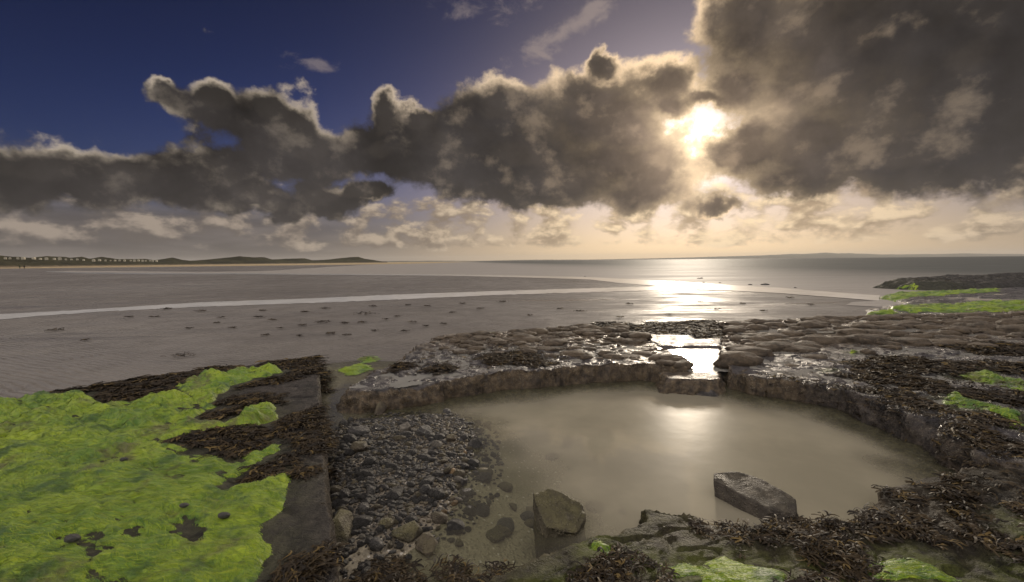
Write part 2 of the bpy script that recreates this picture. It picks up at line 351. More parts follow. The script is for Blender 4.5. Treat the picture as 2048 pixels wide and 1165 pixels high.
WRACK = [
  ('slab', [(-5.02, 4.65), (-5.02, 4.85), (-4.66, 5.25), (-4.43, 5.48), (-3.88, 4.89), (-3.62, 4.66), (-4.0, 4.38), (-4.44, 4.76)], 0.04, 'long dark brown seaweed fringe along the far left rim of the mossy slab'),
  ('slab', [(-4.45, 5.51), (-4.06, 5.83), (-3.67, 6.05), (-3.51, 5.67), (-3.75, 5.55), (-3.82, 5.03), (-3.96, 4.95)], 0.04, "brown seaweed fringe on the middle of the mossy slab's far rim"),
  ('slab', [(-3.69, 6.08), (-3.27, 6.31), (-2.79, 6.53), (-2.55, 5.97), (-2.65, 5.59), (-2.98, 5.76), (-3.14, 5.93)], 0.05, 'brown seaweed cap at the far right corner of the mossy slab'),
  ('slab', [(-2.87, 5.35), (-2.65, 5.59), (-2.56, 5.97), (-2.36, 5.5), (-2.55, 5.24), (-2.85, 4.85), (-3.0, 4.84)], 0.04, "ragged brown seaweed band just behind the slab's bright green tongue"),
  ('slab', [(-2.94, 4.49), (-2.38, 4.56), (-2.26, 4.31), (-2.48, 4.21), (-2.79, 4.25)], 0.05, 'brown seaweed heap between two green tongues on the slab'),
  ('slab', [(-2.76, 3.97), (-2.55, 4.17), (-2.39, 3.92), (-2.59, 3.84)], 0.04, 'small brown seaweed tuft left of the little green islet on the slab'),
  ('slab', [(-2.61, 3.4), (-2.37, 3.6), (-2.11, 3.7), (-1.9, 3.33), (-1.94, 3.15), (-2.31, 3.28)], 0.05, 'broad brown seaweed mat in the middle of the slab with wet rock around'),
  ('slab', [(-1.99, 3.79), (-1.95, 4.08), (-1.84, 4.25), (-1.35, 3.18), (-1.49, 3.09), (-1.72, 3.33)], 0.06, "thick dark seaweed mat draped on the slab's straight edge above the pebbles"),
  ('slab', [(-1.72, 2.74), (-1.69, 3.01), (-1.58, 3.1), (-1.5, 2.9), (-1.63, 2.73)], 0.05, 'brown seaweed tuft sunk into the green weed near the slab edge'),
  ('slab', [(-1.01, 1.81), (-1.04, 1.97), (-0.91, 2.04), (-0.76, 1.83), (-0.79, 1.75)], 0.06, 'dark seaweed heap at the bottom of the slab by its straight edge'),
  ('slab', [(-1.42, 2.91), (-1.29, 3.03), (-1.24, 2.94), (-1.35, 2.83)], 0.03, 'thin line of seaweed across the bare slab edge'),
  ('mid', [(-0.51, 6.57), (-0.19, 6.85), (0.26, 6.79), (0.41, 6.2), (-0.1, 6.04), (-0.41, 6.11)], 0.04, 'dark seaweed tufts in the middle of the central ledge top'),
  ('mid', [(2.04, 9.19), (3.08, 10.09), (4.52, 10.33), (4.47, 9.6), (3.34, 8.24), (2.69, 8.51), (2.38, 8.77)], 0.02, 'broad dark seaweed flat behind the central ledge beside the bright puddles'),
  ('mid', [(-1.2, 5.8), (-0.97, 6.02), (-0.78, 5.78), (-0.96, 5.53)], 0.04, 'small seaweed tuft near the left front of the central ledge'),
  ('mid', [(-1.67, 5.99), (-1.45, 6.18), (-1.32, 5.78), (-1.51, 5.63)], 0.04, 'dark seaweed tuft on the left shoulder of the central ledge'),
  ('mid', [(0.13, 6.12), (0.45, 6.26), (0.57, 6.04), (0.23, 5.88)], 0.03, 'little seaweed tuft at the front rim of the central ledge'),
  ('mid', [(0.95, 8.99), (1.88, 9.66), (2.53, 9.62), (1.83, 8.93)], 0.05, 'dark seaweed crest on the far knobs of the central ledge'),
  ('mid', [(3.48, 8.59), (4.26, 9.04), (3.97, 8.32), (3.3, 7.94)], 0.03, 'seaweed strip on the wet slabs behind the bright gap pool'),
  ('right', [(4.45, 6.02), (5.1, 6.24), (5.65, 6.15), (5.13, 5.49), (4.51, 5.36), (4.15, 5.47)], 0.05, 'large black seaweed mat amid the puddles of the right ledge'),
  ('right', [(6.61, 7.04), (7.54, 7.26), (7.92, 6.89), (7.19, 6.25), (6.6, 6.35)], 0.05, 'black seaweed mat beyond the puddles at the right picture edge'),
  ('right', [(5.1, 5.62), (5.8, 5.96), (6.62, 5.75), (6.14, 5.32), (5.64, 5.41), (5.07, 5.2)], 0.05, 'dark seaweed band behind the green weed on the right ledge'),
  ('right', [(3.74, 5.29), (4.27, 5.36), (4.74, 4.96), (4.29, 4.59), (3.93, 4.93)], 0.04, 'dark seaweed band along the right ledge just above the cliff crest'),
  ('right', [(4.29, 4.84), (4.66, 4.77), (4.93, 4.57), (5.18, 4.48), (4.8, 4.14), (4.53, 4.33), (4.26, 4.51)], 0.05, 'dark seaweed band between the two green streaks of the right ledge'),
  ('right', [(3.65, 4.7), (4.01, 4.64), (4.02, 4.26), (3.87, 3.95), (3.67, 4.02), (3.59, 4.36)], 0.05, 'seaweed hanging over the crest of the right cliff, nearer its left end'),
  ('right', [(3.97, 4.05), (4.22, 3.94), (4.14, 3.56), (3.94, 3.38), (3.8, 3.54)], 0.05, 'seaweed band below the green streak at the right edge'),
  ('right', [(3.57, 3.86), (3.78, 3.77), (3.68, 3.39), (3.69, 3.16), (3.55, 3.04), (3.43, 3.26), (3.44, 3.5)], 0.05, 'seaweed band hanging over the crest of the right cliff, nearer the camera'),
  ('fore', [(1.26, 2.44), (1.45, 2.54), (1.73, 2.65), (1.76, 2.53), (1.75, 2.32), (1.72, 2.18), (1.59, 2.1), (1.49, 2.12), (1.31, 2.28)], 0.11, 'big glossy seaweed pile heaped against the right boulder'),
  ('fore', [(1.89, 2.51), (2.07, 2.56), (2.24, 2.55), (2.3, 2.42), (2.33, 2.34), (2.07, 2.23), (1.94, 2.32), (1.85, 2.41)], 0.07, 'spreading seaweed pile right of the big heap, tailing off down the rock'),
  ('fore', [(2.64, 2.77), (2.86, 2.86), (2.81, 2.73), (2.64, 2.48), (2.5, 2.43), (2.53, 2.59)], 0.06, "oval seaweed clump on the grey rock below the cliff's end"),
  ('fore', [(2.47, 2.35), (2.53, 2.32), (2.56, 2.17), (2.4, 2.03), (2.39, 2.17)], 0.05, 'seaweed strip at the right edge on the near grey rock'),
  ('fore', [(0.22, 1.94), (0.37, 2.16), (0.53, 2.2), (0.66, 2.14), (0.7, 1.95)], 0.08, 'brown seaweed heap at the bottom edge below the green weed patch'),
  ('fore', [(-0.81, 2.07), (-0.81, 2.27), (-0.67, 2.34), (-0.51, 2.25), (-0.5, 2.07)], 0.05, 'dark seaweed heap at the bottom edge beside the pebbles'),
  ('fore', [(-0.47, 2.03), (-0.43, 2.24), (-0.36, 2.27), (-0.28, 2.13), (-0.28, 2.03)], 0.06, 'dark seaweed tuft at the bottom edge on the left end of the near rock'),
  ('fore', [(1.01, 2.48), (1.16, 2.53), (1.18, 2.45), (1.03, 2.41)], 0.04, 'small seaweed tuft on the rock left of the right boulder'),
  ('fore', [(1.12, 2.38), (1.25, 2.44), (1.22, 2.31), (1.1, 2.25)], 0.05, 'seaweed tuft hanging in the rock notch left of the big heap'),
  ('fore', [(2.33, 2.76), (2.45, 2.8), (2.45, 2.74), (2.33, 2.69)], 0.03, 'tiny seaweed tuft on the point of the right rock shelf'),
  ('fore', [(2.24, 2.78), (2.26, 2.75), (2.13, 2.58), (2.07, 2.56)], 0.05, 'seaweed tuft hanging down the end of the right rock shelf'),
  ('fore', [(2.42, 2.76), (2.54, 2.79), (2.49, 2.71), (2.39, 2.69)], 0.03, 'tiny seaweed tuft behind the point of the right rock shelf'),
  ('fore', [(1.6, 2.11), (1.74, 2.13), (1.62, 1.97), (1.19, 1.94), (1.33, 2.02)], 0.04, 'sparse seaweed along the bottom edge between green patches'),
  ('fore', [(-0.24, 2.26), (-0.1, 2.29), (-0.07, 2.19), (-0.2, 2.16)], 0.04, 'small seaweed tuft on the brown near rock left of the green weed'),
  ('fore', [(2.88, 2.57), (3.04, 2.59), (2.89, 2.46), (2.79, 2.45)], 0.04, 'seaweed tuft on grey rock at the right picture edge'),
]
DRIFT = [(-11.003, 10.887, 0.34), (-8.915, 9.415, 0.17), (-11.407, 13.501, 0.43), (-10.612, 13.44, 0.38), (-12.044, 15.759, 0.35), (-10.304, 14.992, 0.28), (-8.472, 13.158, 0.14), (-7.333, 13.071, 0.4), (-6.615, 12.473, 0.19), (-8.25, 14.96, 0.13), (-6.586, 14.388, 0.31), (-6.367, 15.404, 0.22), (-5.264, 11.333, 0.19), (-4.98, 11.858, 0.4), (-4.304, 11.624, 0.19), (-4.452, 13.682, 0.54), (-3.906, 11.782, 0.25), (-4.002, 9.952, 0.31), (-3.581, 9.794, 0.11), (-5.372, 9.833, 0.11), (-6.827, 11.017, 0.2), (-7.802, 11.962, 0.13), (-3.142, 10.32, 0.13), (-3.448, 12.342, 0.14), (-3.295, 12.986, 0.18), (-2.582, 11.688, 0.16), (-2.094, 10.951, 0.12), (-2.428, 10.204, 0.1), (-3.775, 16.344, 0.18), (-2.974, 15.913, 0.43), (-1.83, 16.708, 0.15), (-0.368, 17.354, 0.34), (-1.027, 14.918, 0.15), (-1.73, 11.355, 0.09), (-4.928, 16.101, 0.15), (4.125, 15.922, 0.43), (2.065, 13.786, 0.25), (1.551, 14.684, 0.13), (7.991, 15.713, 0.27), (6.333, 13.961, 0.17), (7.443, 13.455, 0.2), (10.953, 17.865, 0.18), (2.927, 12.282, 0.12), (-5.617, 7.652, 0.46), (0.507, 12.917, 0.14), (4.476, 12.832, 0.13), (-5.586, 10.856, 0.16), (-4.579, 9.722, 0.11), (-1.828, 13.851, 0.12), (-7.853, 11.003, 0.12), (6.877, 16.585, 0.16), (9.974, 15.165, 0.2)]
KNOB_MID = [(-1.46, 6.92), (-1.32, 8.22), (-0.23, 8.5), (1.08, 9.26), (2.34, 9.39), (2.32, 7.59), (2.26, 5.8), (1.83, 6.0), (0.88, 6.37), (-0.34, 6.86)]
KNOB_RIGHT = [(2.6, 5.6), (3.23, 7.09), (4.55, 9.24), (6.3, 9.9), (8.25, 10.28), (12.07, 10.54), (14.33, 10.16), (9.56, 6.75), (7.86, 6.84), (6.07, 6.62), (4.82, 6.42), (3.42, 5.75), (2.74, 5.41)]
WASH_STONES = [(15.227, 36.807, 0.61), (13.615, 29.734, 0.22), (15.059, 27.032, 0.61), (12.884, 30.561, 0.22), (14.244, 27.18, 0.34), (15.009, 24.076, 0.19), (7.029, 43.718, 0.24)]
STONES = [('a', -0.33, 3.802, 0.13, 0.12), ('b', -0.36, 3.18, 0.07, 0.09), ('c', -0.256, 4.429, 0.11, 0.1), ('d', -1.415, 4.684, 0.17, 0.18), ('e', -0.695, 4.647, 0.11, 0.08), ('f', -1.004, 4.098, 0.11, 0.13), ('g', -1.284, 3.644, 0.18, 0.13), ('h', -1.423, 4.015, 0.22, 0.08), ('i', -0.111, 2.666, 0.16, 0.09), ('j', -0.494, 2.41, 0.15, 0.13), ('k', -0.62, 2.501, 0.2, 0.1), ('l', -0.319, 2.52, 0.07, 0.07), ('m', -0.465, 2.672, 0.12, 0.08), ('n', -0.268, 2.939, 0.1, 0.05), ('o', -0.765, 2.393, 0.09, 0.07), ('p', -0.6, 2.965, 0.08, 0.08), ('q', -0.954, 2.761, 0.09, 0.07), ('r', -1.672, 4.358, 0.09, 0.08), ('s', -1.633, 4.453, 0.07, 0.07), ('t', -0.819, 4.0, 0.19, 0.11), ('u', -0.552, 3.86, 0.11, 0.09), ('v', -0.403, 3.673, 0.04, 0.04), ('w', -0.763, 2.585, 0.09, 0.06), ('x', -0.968, 2.959, 0.07, 0.08), ('y', -0.416, 2.929, 0.06, 0.05), ('z', -0.455, 3.281, 0.06, 0.06)]
# boulders (0.126, 2.662) (0.422, 2.657) (0.212, 2.609) (1.405, 3.026) (1.754, 2.742) (1.447, 2.692) (-1.219, 2.913) (-0.904, 2.438)
DUNES = [(-732.8, 463.0, 12.85), (-543.6, 422.5, 9.71), (-448.9, 400.0, 10.39), (-465.8, 427.6, 9.92), (-480.9, 455.3, 9.31), (-496.3, 487.5, 11.82), (-509.2, 519.7, 10.58), (-512.4, 528.9, 10.11), (-519.6, 552.0, 11.54), (-523.3, 565.8, 9.21), (-528.4, 588.8, 11.95), (-533.5, 621.1, 8.87), (-536.5, 667.1, 9.79), (-536.3, 685.5, 7.61), (-535.2, 703.9, 9.94), (-533.9, 717.8, 12.35), (-531.5, 736.2, 8.42), (-529.1, 750.0, 6.78), (-523.1, 777.6, 8.43), (-512.1, 814.5, 11.99), (-501.8, 842.1, 14.84), (-491.8, 865.1, 13.07), (-480.5, 888.2, 13.14), (-473.2, 902.0, 9.21), (-457.1, 929.6, 10.17), (-436.0, 961.8, 11.16), (-426.2, 975.7, 6.85), (-408.9, 998.7, 7.8), (-386.5, 1026.3, 11.03), (-370.5, 1044.7, 13.27), (-356.3, 1060.4, 14.42), (-345.0, 1072.4, 9.7), (-317.7, 1100.0, 4.11), (-299.6, 1100.0, 1.88)]
CARAVANS = [(-426.2, 384.3, 7.25), (-431.5, 392.9, 7.34), (-439.0, 405.9, 7.46), (-444.2, 415.3, 7.55), (-453.6, 433.4, 7.71), (-459.0, 444.6, 7.32), (-463.7, 455.0, 7.39), (-469.5, 468.7, 7.49), (-473.2, 478.2, 7.55), (-477.0, 488.5, 7.08), (-480.2, 498.0, 7.12), (-483.5, 508.3, 7.17), (-486.5, 518.7, 6.65), (-490.9, 535.9, 6.11), (-493.2, 546.2, 6.43), (-495.2, 556.6, 6.14), (-496.7, 565.2, 6.15), (-497.8, 572.9, 6.16), (-498.8, 580.7, 6.17), (-499.8, 589.3, 6.17), (-500.6, 599.6, 6.17), (-501.1, 606.5, 5.84), (-501.4, 613.4, 6.17), (-501.6, 620.3, 5.83), (-501.6, 625.5, 5.83), (-501.6, 633.2, 5.82), (-501.5, 637.5, 5.46), (-501.3, 644.4, 5.45)]
FAR_HILLS = [(1249, 9000, 8), (2730, 9000, 23), (4506, 9000, 55), (5296, 9000, 77), (6085, 9000, 99), (6677, 9000, 93), (7269, 9000, 57), (8157, 9000, 59), (9144, 9000, 59), (10111, 9000, 40), (12598, 9000, 25)]
FAR_COAST = [(-1865, 6000, 12), (-1470, 6000, 14), (-944, 6000, 13), (-417, 6000, 4), (43, 6000, 10), (438, 6000, 12), (767, 6000, 9), (1162, 6000, 5), (1557, 6000, 5)]
WALKERS = [(-237.983, 220.572), (-225.987, 211.383)]
ALGAE_REEF = [[(8.31, 11.55), (9.6, 12.49), (10.93, 12.76), (10.12, 11.96), (8.47, 11.33)], [(11.39, 13.56), (13.22, 14.5), (15.13, 14.65), (17.33, 15.16), (19.81, 15.27), (15.54, 11.96), (13.61, 11.89), (11.89, 12.29), (10.81, 12.14)], [(13.45, 16.91), (16.68, 19.51), (19.41, 20.11), (22.3, 20.74), (20.22, 18.99), (16.35, 17.53), (13.68, 15.99)], [(5.86, 11.14), (6.85, 11.36), (6.92, 11.05), (5.94, 10.85)], [(16.55, 21.29), (18.61, 22.66), (19.64, 21.59), (18.0, 20.28), (16.36, 20.18)]]
WASH_UP = [(15.24, 18.86), (14.74, 20.08), (14.28, 24.19), (12.87, 27.43), (11.18, 33.18), (8.99, 37.83), (7.17, 41.72), (1.37, 47.53), (-7.42, 54.6), (-22.01, 61.92), (-41.73, 72.57), (-65.68, 82.67), (-95.28, 99.37), (-125.5, 123.16)]
WASH_LO = [(13.34, 16.49), (12.95, 17.63), (12.07, 20.44), (10.65, 22.71), (8.93, 26.52), (7.37, 30.97), (6.35, 36.95), (1.23, 42.66), (-6.79, 49.92), (-20.14, 56.63), (-37.62, 65.41), (-56.97, 71.69), (-82.88, 86.42), (-116.81, 114.01)]


# ================================================================== materials
def new_mat(name):
    m = bpy.data.materials.new(name); m.use_nodes = True
    t = m.node_tree; t.nodes.clear()
    return m, t
def finish(t, bsdf, bump=None, disp=None):
    o = nd(t, 'ShaderNodeOutputMaterial'); t.links.new(bsdf.outputs[0], o.inputs[0])
def bump(t, h, strength=0.5, dist=0.02, prev=None):
    n = nd(t, 'ShaderNodeBump'); plug(t, n.inputs['Height'], h)
    n.inputs['Strength'].default_value = strength; n.inputs['Distance'].default_value = dist
    if prev is not None: plug(t, n.inputs['Normal'], prev)
    return Sk(t, n.outputs[0])
def principled(t, col, rough, spec=0.5, nrm=None, **kw):
    b = nd(t, 'ShaderNodeBsdfPrincipled')
    plug(t, b.inputs['Base Color'], col); plug(t, b.inputs['Roughness'], rough)
    plug(t, b.inputs['Specular IOR Level'], spec)
    if nrm is not None: plug(t, b.inputs['Normal'], nrm)
    for k, v in kw.items(): plug(t, b.inputs[k], v)
    return b
def geo_pos(t): return Sk(t, nd(t, 'ShaderNodeNewGeometry').outputs['Position'])
def attr(t, name):
    return Sk(t, nd(t, 'ShaderNodeAttribute', attribute_name=name).outputs['Fac'])
def obj_pos(t): return Sk(t, nd(t, 'ShaderNodeTexCoord').outputs['Object'])
def obj_rand(t): return Sk(t, nd(t, 'ShaderNodeObjectInfo').outputs['Random'])

def rock_mat(name, dark, mid, light, rough=(0.32, 0.62), barn=0.0, green=0.0, objc=False, strata=0.0, attrs=True, spec=0.5):
    m, t = new_mat(name)
    p = obj_pos(t) if objc else geo_pos(t)
    if objc: p = vth(t, 'ADD', p, combine(t, obj_rand(t)*37.0, obj_rand(t)*11.0, 3.0))
    n1 = noise(t, p, 2.2, 6, 0.6); n2 = noise(t, p, 14, 6, 0.65); n3 = noise(t, p, 90, 4, 0.7)
    c = mix(t, sstep(t, n1, 0.35, 0.65), dark, mid)
    c = mix(t, sstep(t, n2, 0.42, 0.72)*0.75, c, light)
    c = mix(t, sstep(t, n3, 0.55, 0.75)*0.5, c, tuple(v*0.45 for v in dark))
    if attrs:
        br = mth(t, 'MULTIPLY', attr(t, 'brown'), sstep(t, n2 + n1, 0.7, 1.1, 0.5, 1.0))
        c = mix(t, br, c, mix(t, sstep(t, n2, 0.35, 0.7), (0.070, 0.050, 0.032), (0.20, 0.148, 0.092)))
        if green:
            c = mix(t, mth(t, 'MULTIPLY', attr(t, 'film'), sstep(t, n2, 0.3, 0.6)*green, clamp=True), c, (0.10, 0.12, 0.02))
    elif green:
        nz = split(t, Sk(t, nd(t, 'ShaderNodeNewGeometry').outputs['Normal']))[2]
        c = mix(t, sstep(t, n2*0.8 + nz*0.3, 0.45, 0.75)*green, c, (0.14, 0.13, 0.04))
    h = n2*0.6 + n3*0.40 + noise(t, p, 38, 4, 0.65)*0.35
    if barn:
        v = voro(t, p, 58.0, 'F1'); rnd = voro(t, p, 58.0, 'F1', 'Color')
        bsel = mth(t, 'GREATER_THAN', split(t, rnd)[0], 0.45)
        where = (attr(t, 'barn') if attrs else 0.8)
        bm_ = mth(t, 'MULTIPLY', sstep(t, v, 0.42, 0.22)*bsel, mth(t, 'MULTIPLY', where, sstep(t, n1 + n2, 0.75, 1.05)))
        c = mix(t, bm_*barn, c, (0.42, 0.37, 0.28))
        h = h + bm_*0.35
    if strata:
        w = mapping(t, p, rot=(0.10, 0.16, R(38)), scale=(1.0, 9.0, 22.0))
        sn = noise(t, w, 1.1, 5, 0.6)
        c = mix(t, sstep(t, sn, 0.5, 0.72)*strata, c, tuple(v*0.5 for v in dark))
        h = h + sn*strata
    crk = voro(t, vth(t, 'ADD', p, cmul(t, noise(t, p, 3.0, 3, 0.6, col=True), 0.5)), 2.6, 'DISTANCE_TO_EDGE')
    crv = sstep(t, crk, 0.0, 0.016)
    crv = mth(t, 'MAXIMUM', crv, sstep(t, n1, 0.40, 0.52))
    c = mix(t, mth(t, 'MULTIPLY', 1.0 - crv, 0.55), c, tuple(v*0.3 for v in dark))
    h = h + crv*0.12
    rg = lin(t, noise(t, p, 5.0, 4, 0.6), 0.3, 0.7, rough[0], rough[1])
    b = principled(t, c, rg, spec, bump(t, h, 1.0, 0.045))
    finish(t, b)
    return m

GREY_D, GREY_M, GREY_L = (0.024, 0.022, 0.024), (0.075, 0.067, 0.070), (0.165, 0.146, 0.140)
M_rock = rock_mat('wet_grey_rock', GREY_D, GREY_M, GREY_L, (0.12, 0.62), barn=0.75, green=0.8, strata=0.22)
M_slab = rock_mat('quarried_slab_rock', (0.022, 0.019, 0.018), (0.050, 0.042, 0.038), (0.095, 0.080, 0.070), (0.42, 0.72), green=0.2, strata=0.3, spec=0.25)
M_fore = rock_mat('near_brown_rock', (0.016, 0.013, 0.010), (0.040, 0.032, 0.022), (0.095, 0.078, 0.052), (0.40, 0.72), barn=0.5, green=0.9, strata=0.4, spec=0.22)
M_reef = rock_mat('dark_weedy_reef_rock', (0.012, 0.011, 0.010), (0.030, 0.026, 0.022), (0.06, 0.052, 0.042), (0.4, 0.8), green=0.5)
M_knob = rock_mat('honeycomb_knob_rock', (0.050, 0.037, 0.026), (0.105, 0.078, 0.052), (0.18, 0.135, 0.090), (0.55, 0.85), objc=False, attrs=False)
M_stone = rock_mat('beach_stone', (0.034, 0.032, 0.032), (0.078, 0.074, 0.071), (0.15, 0.138, 0.125), (0.28, 0.6), objc=True, attrs=False)
M_stone_b = rock_mat('brown_beach_stone', (0.070, 0.056, 0.042), (0.135, 0.110, 0.082), (0.22, 0.18, 0.135), (0.3, 0.65), objc=True, attrs=False, green=0.3)
M_stone_p = rock_mat('pale_beach_stone', (0.15, 0.135, 0.115), (0.24, 0.215, 0.18), (0.36, 0.33, 0.28), (0.35, 0.65), objc=True, attrs=False)
M_stone_o = rock_mat('ochre_beach_stone', (0.18, 0.115, 0.055), (0.27, 0.185, 0.10), (0.36, 0.26, 0.15), (0.35, 0.65), objc=True, attrs=False)
M_boulder = rock_mat('boulder_rock', (0.060, 0.052, 0.036), (0.135, 0.115, 0.075), (0.25, 0.215, 0.14), (0.4, 0.75), objc=True, attrs=False, green=0.45, barn=0.35)
M_boulder2 = rock_mat('dark_boulder_rock', (0.050, 0.042, 0.036), (0.10, 0.084, 0.07), (0.19, 0.16, 0.13), (0.4, 0.75), objc=True, attrs=False, green=0.12, barn=0.4)

def sand_mat():
    m, t = new_mat('wet_rippled_sand')
    p = geo_pos(t)
    x, y, z = split(t, p)
    n1 = noise(t, mapping(t, p, scale=(1, 0.6, 1)), 0.09, 5, 0.6); n2 = noise(t, p, 1.3, 5, 0.6); n3 = noise(t, p, 38, 3, 0.7)
    c = mix(t, sstep(t, n1, 0.35, 0.68), (0.148, 0.132, 0.121), (0.208, 0.190, 0.178))
    c = mix(t, sstep(t, n2, 0.4, 0.75)*0.35, c, (0.105, 0.092, 0.083))
    c = mix(t, sstep(t, n3, 0.45, 0.8)*0.25, c, (0.10, 0.08, 0.07))
    # dry pale strand under the dunes
    dry = mth(t, 'MULTIPLY', sstep(t, y - 0.36*x, 300, 420), sstep(t, x, 100, -150))
    c = mix(t, dry, c, (0.40, 0.30, 0.17))
    wv = nd(t, 'ShaderNodeTexWave', wave_type='BANDS', bands_direction='Y', wave_profile='SIN')
    plug(t, wv.inputs['Vector'], mapping(t, p, rot=(0, 0, R(24)))); wv.inputs['Scale'].default_value = 2.6
    wv.inputs['Distortion'].default_value = 7.0; wv.inputs['Detail'].default_value = 2.0; wv.inputs['Detail Scale'].default_value = 0.6
    rip = Sk(t, wv.outputs['Fac'])
    rip = rip*sstep(t, n2 + noise(t, p, 0.35, 3, 0.5), 0.75, 1.15, 0.25, 1.0)
    worm = noise(t, p, 11, 4, 0.65)
    h = rip*1.1 + worm*0.7 + n3*0.25
    wet = noise(t, mapping(t, p, scale=(0.6, 1.5, 1)), 0.55, 5, 0.6)
    rg = lin(t, wet, 0.35, 0.65, 0.78, 0.36)
    film = sstep(t, noise(t, mapping(t, p, rot=(0, 0, R(-9)), scale=(0.10, 1, 1)), 0.8, 5, 0.6), 0.56, 0.66)     # thin water left in the runnels
    rg = mix(t, film, rg, (0.24, 0.24, 0.24))
    c = mix(t, film*0.4, c, (0.11, 0.10, 0.095))
    rg = mix(t, dry, rg, (0.9, 0.9, 0.9))
    b = principled(t, c, rg, 0.45, bump(t, h, 0.9, 0.045))
    finish(t, b)
    return m
M_sand = sand_mat()

def bed_mat():
    m, t = new_mat('pool_bed_grit')
    p = geo_pos(t)
    v = voro(t, p, 42, 'F1'); cc = split(t, voro(t, p, 42, 'F1', 'Color'))[0]
    n1 = noise(t, p, 1.6, 5, 0.6); n2 = noise(t, p, 9, 5, 0.65)
    shell = mth(t, 'GREATER_THAN', cc, 0.93)*sstep(t, v, 0.5, 0.3)
    c = mix(t, cc, (0.07, 0.058, 0.045), (0.22, 0.185, 0.14))
    sandc = mix(t, n2, (0.25, 0.215, 0.150), (0.41, 0.36, 0.26))
    deep = sstep(t, split(t, p)[2], 0.03, -0.03)
    c = mix(t, mth(t, 'MAXIMUM', deep*0.85, sstep(t, n1, 0.5, 0.62)*0.7), c, sandc)
    c = mix(t, shell*0.8, c, (0.62, 0.58, 0.52))
    foot = attr(t, 'film')
    c = mix(t, mth(t, 'MULTIPLY', foot, sstep(t, n2, 0.3, 0.55, 0.6, 1.0)), c, mix(t, sstep(t, cc, 0.3, 0.9), (0.030, 0.026, 0.012), (0.105, 0.085, 0.038)))
    b = principled(t, c, lin(t, n2, 0.3, 0.7, 0.3, 0.7), 0.5, bump(t, sstep(t, v, 0.6, 0.0) + n2*0.6, 0.7, 0.012))
    finish(t, b)
    return m
M_bed = bed_mat()

def water_mat(name, silt_sheen=0.0, silt_sheen_col=(0.3, 0.27, 0.2), rough=0.03, haze_rough=0.25, haze_w=0.0, scale=3.0, bmp=0.03, tint=(0.80, 0.83, 0.74), stretch=(1, 1, 1), dist=0.05):
    """thin sheet of water: see-through, with a mirror skin by Fresnel and a pale body"""
    m, t = new_mat(name)
    p = geo_pos(t)
    pm = mapping(t, p, scale=stretch)
    nrm = bump(t, noise(t, pm, scale, 4, 0.55), bmp, dist)
    tr = nd(t, 'ShaderNodeBsdfTransparent'); plug(t, tr.inputs[0], tint)
    body = Sk(t, tr.outputs[0])
    if silt_sheen:
        df = nd(t, 'ShaderNodeBsdfDiffuse')
        nn = noise(t, pm, 1.1, 4, 0.6)
        plug(t, df.inputs[0], mix(t, sstep(t, nn, 0.3, 0.7), tuple(v*0.78 for v in silt_sheen_col), silt_sheen_col))
        ms = nd(t, 'ShaderNodeMixShader'); plug(t, ms.inputs[0], silt_sheen if not callable(silt_sheen) else silt_sheen(t, p))
        t.links.new(body.k, ms.inputs[1]); t.links.new(df.outputs[0], ms.inputs[2]); body = Sk(t, ms.outputs[0])
    gl = nd(t, 'ShaderNodeBsdfGlossy'); gl.inputs['Roughness'].default_value = rough; plug(t, gl.inputs['Normal'], nrm)
    skin = Sk(t, gl.outputs[0])
    if haze_w:
        g2 = nd(t, 'ShaderNodeBsdfGlossy'); g2.inputs['Roughness'].default_value = haze_rough; plug(t, g2.inputs['Normal'], nrm)
        mg = nd(t, 'ShaderNodeMixShader'); mg.inputs[0].default_value = haze_w
        t.links.new(skin.k, mg.inputs[1]); t.links.new(g2.outputs[0], mg.inputs[2]); skin = Sk(t, mg.outputs[0])
    fr = nd(t, 'ShaderNodeFresnel'); fr.inputs[0].default_value = 1.34; plug(t, fr.inputs['Normal'], nrm)
    mx = nd(t, 'ShaderNodeMixShader'); t.links.new(fr.outputs[0], mx.inputs[0])
    t.links.new(body.k, mx.inputs[1]); t.links.new(skin.k, mx.inputs[2])
    o = nd(t, 'ShaderNodeOutputMaterial'); t.links.new(mx.outputs[0], o.inputs[0])
    return m
def pool_silt(t, p):
    # cloudier out in the deep middle, clear over the shallows by the pebbles and along the walls
    return mth(t, 'MULTIPLY', attr(t, 'silt_sheen'), 1.0)
M_pool = water_mat('silty_pool_water', silt_sheen=pool_silt, silt_sheen_col=(0.56, 0.505, 0.385), rough=0.04, haze_rough=0.28, haze_w=0.26, scale=2.0, bmp=0.05)
M_puddle = water_mat('puddle_water', silt_sheen=0.5, silt_sheen_col=(0.52, 0.50, 0.46), rough=0.03, haze_rough=0.25, haze_w=0.5, scale=6, bmp=0.02)  # pale body colour paints in the sky sheen the mirror skin lacks
M_stream = water_mat('stream_water', silt_sheen=0.92, silt_sheen_col=(0.90, 0.89, 0.88), rough=0.10, haze_rough=0.30, haze_w=0.5, scale=1.5, bmp=0.04)  # white of foam, also painting in bright sky reflection on stream and wash
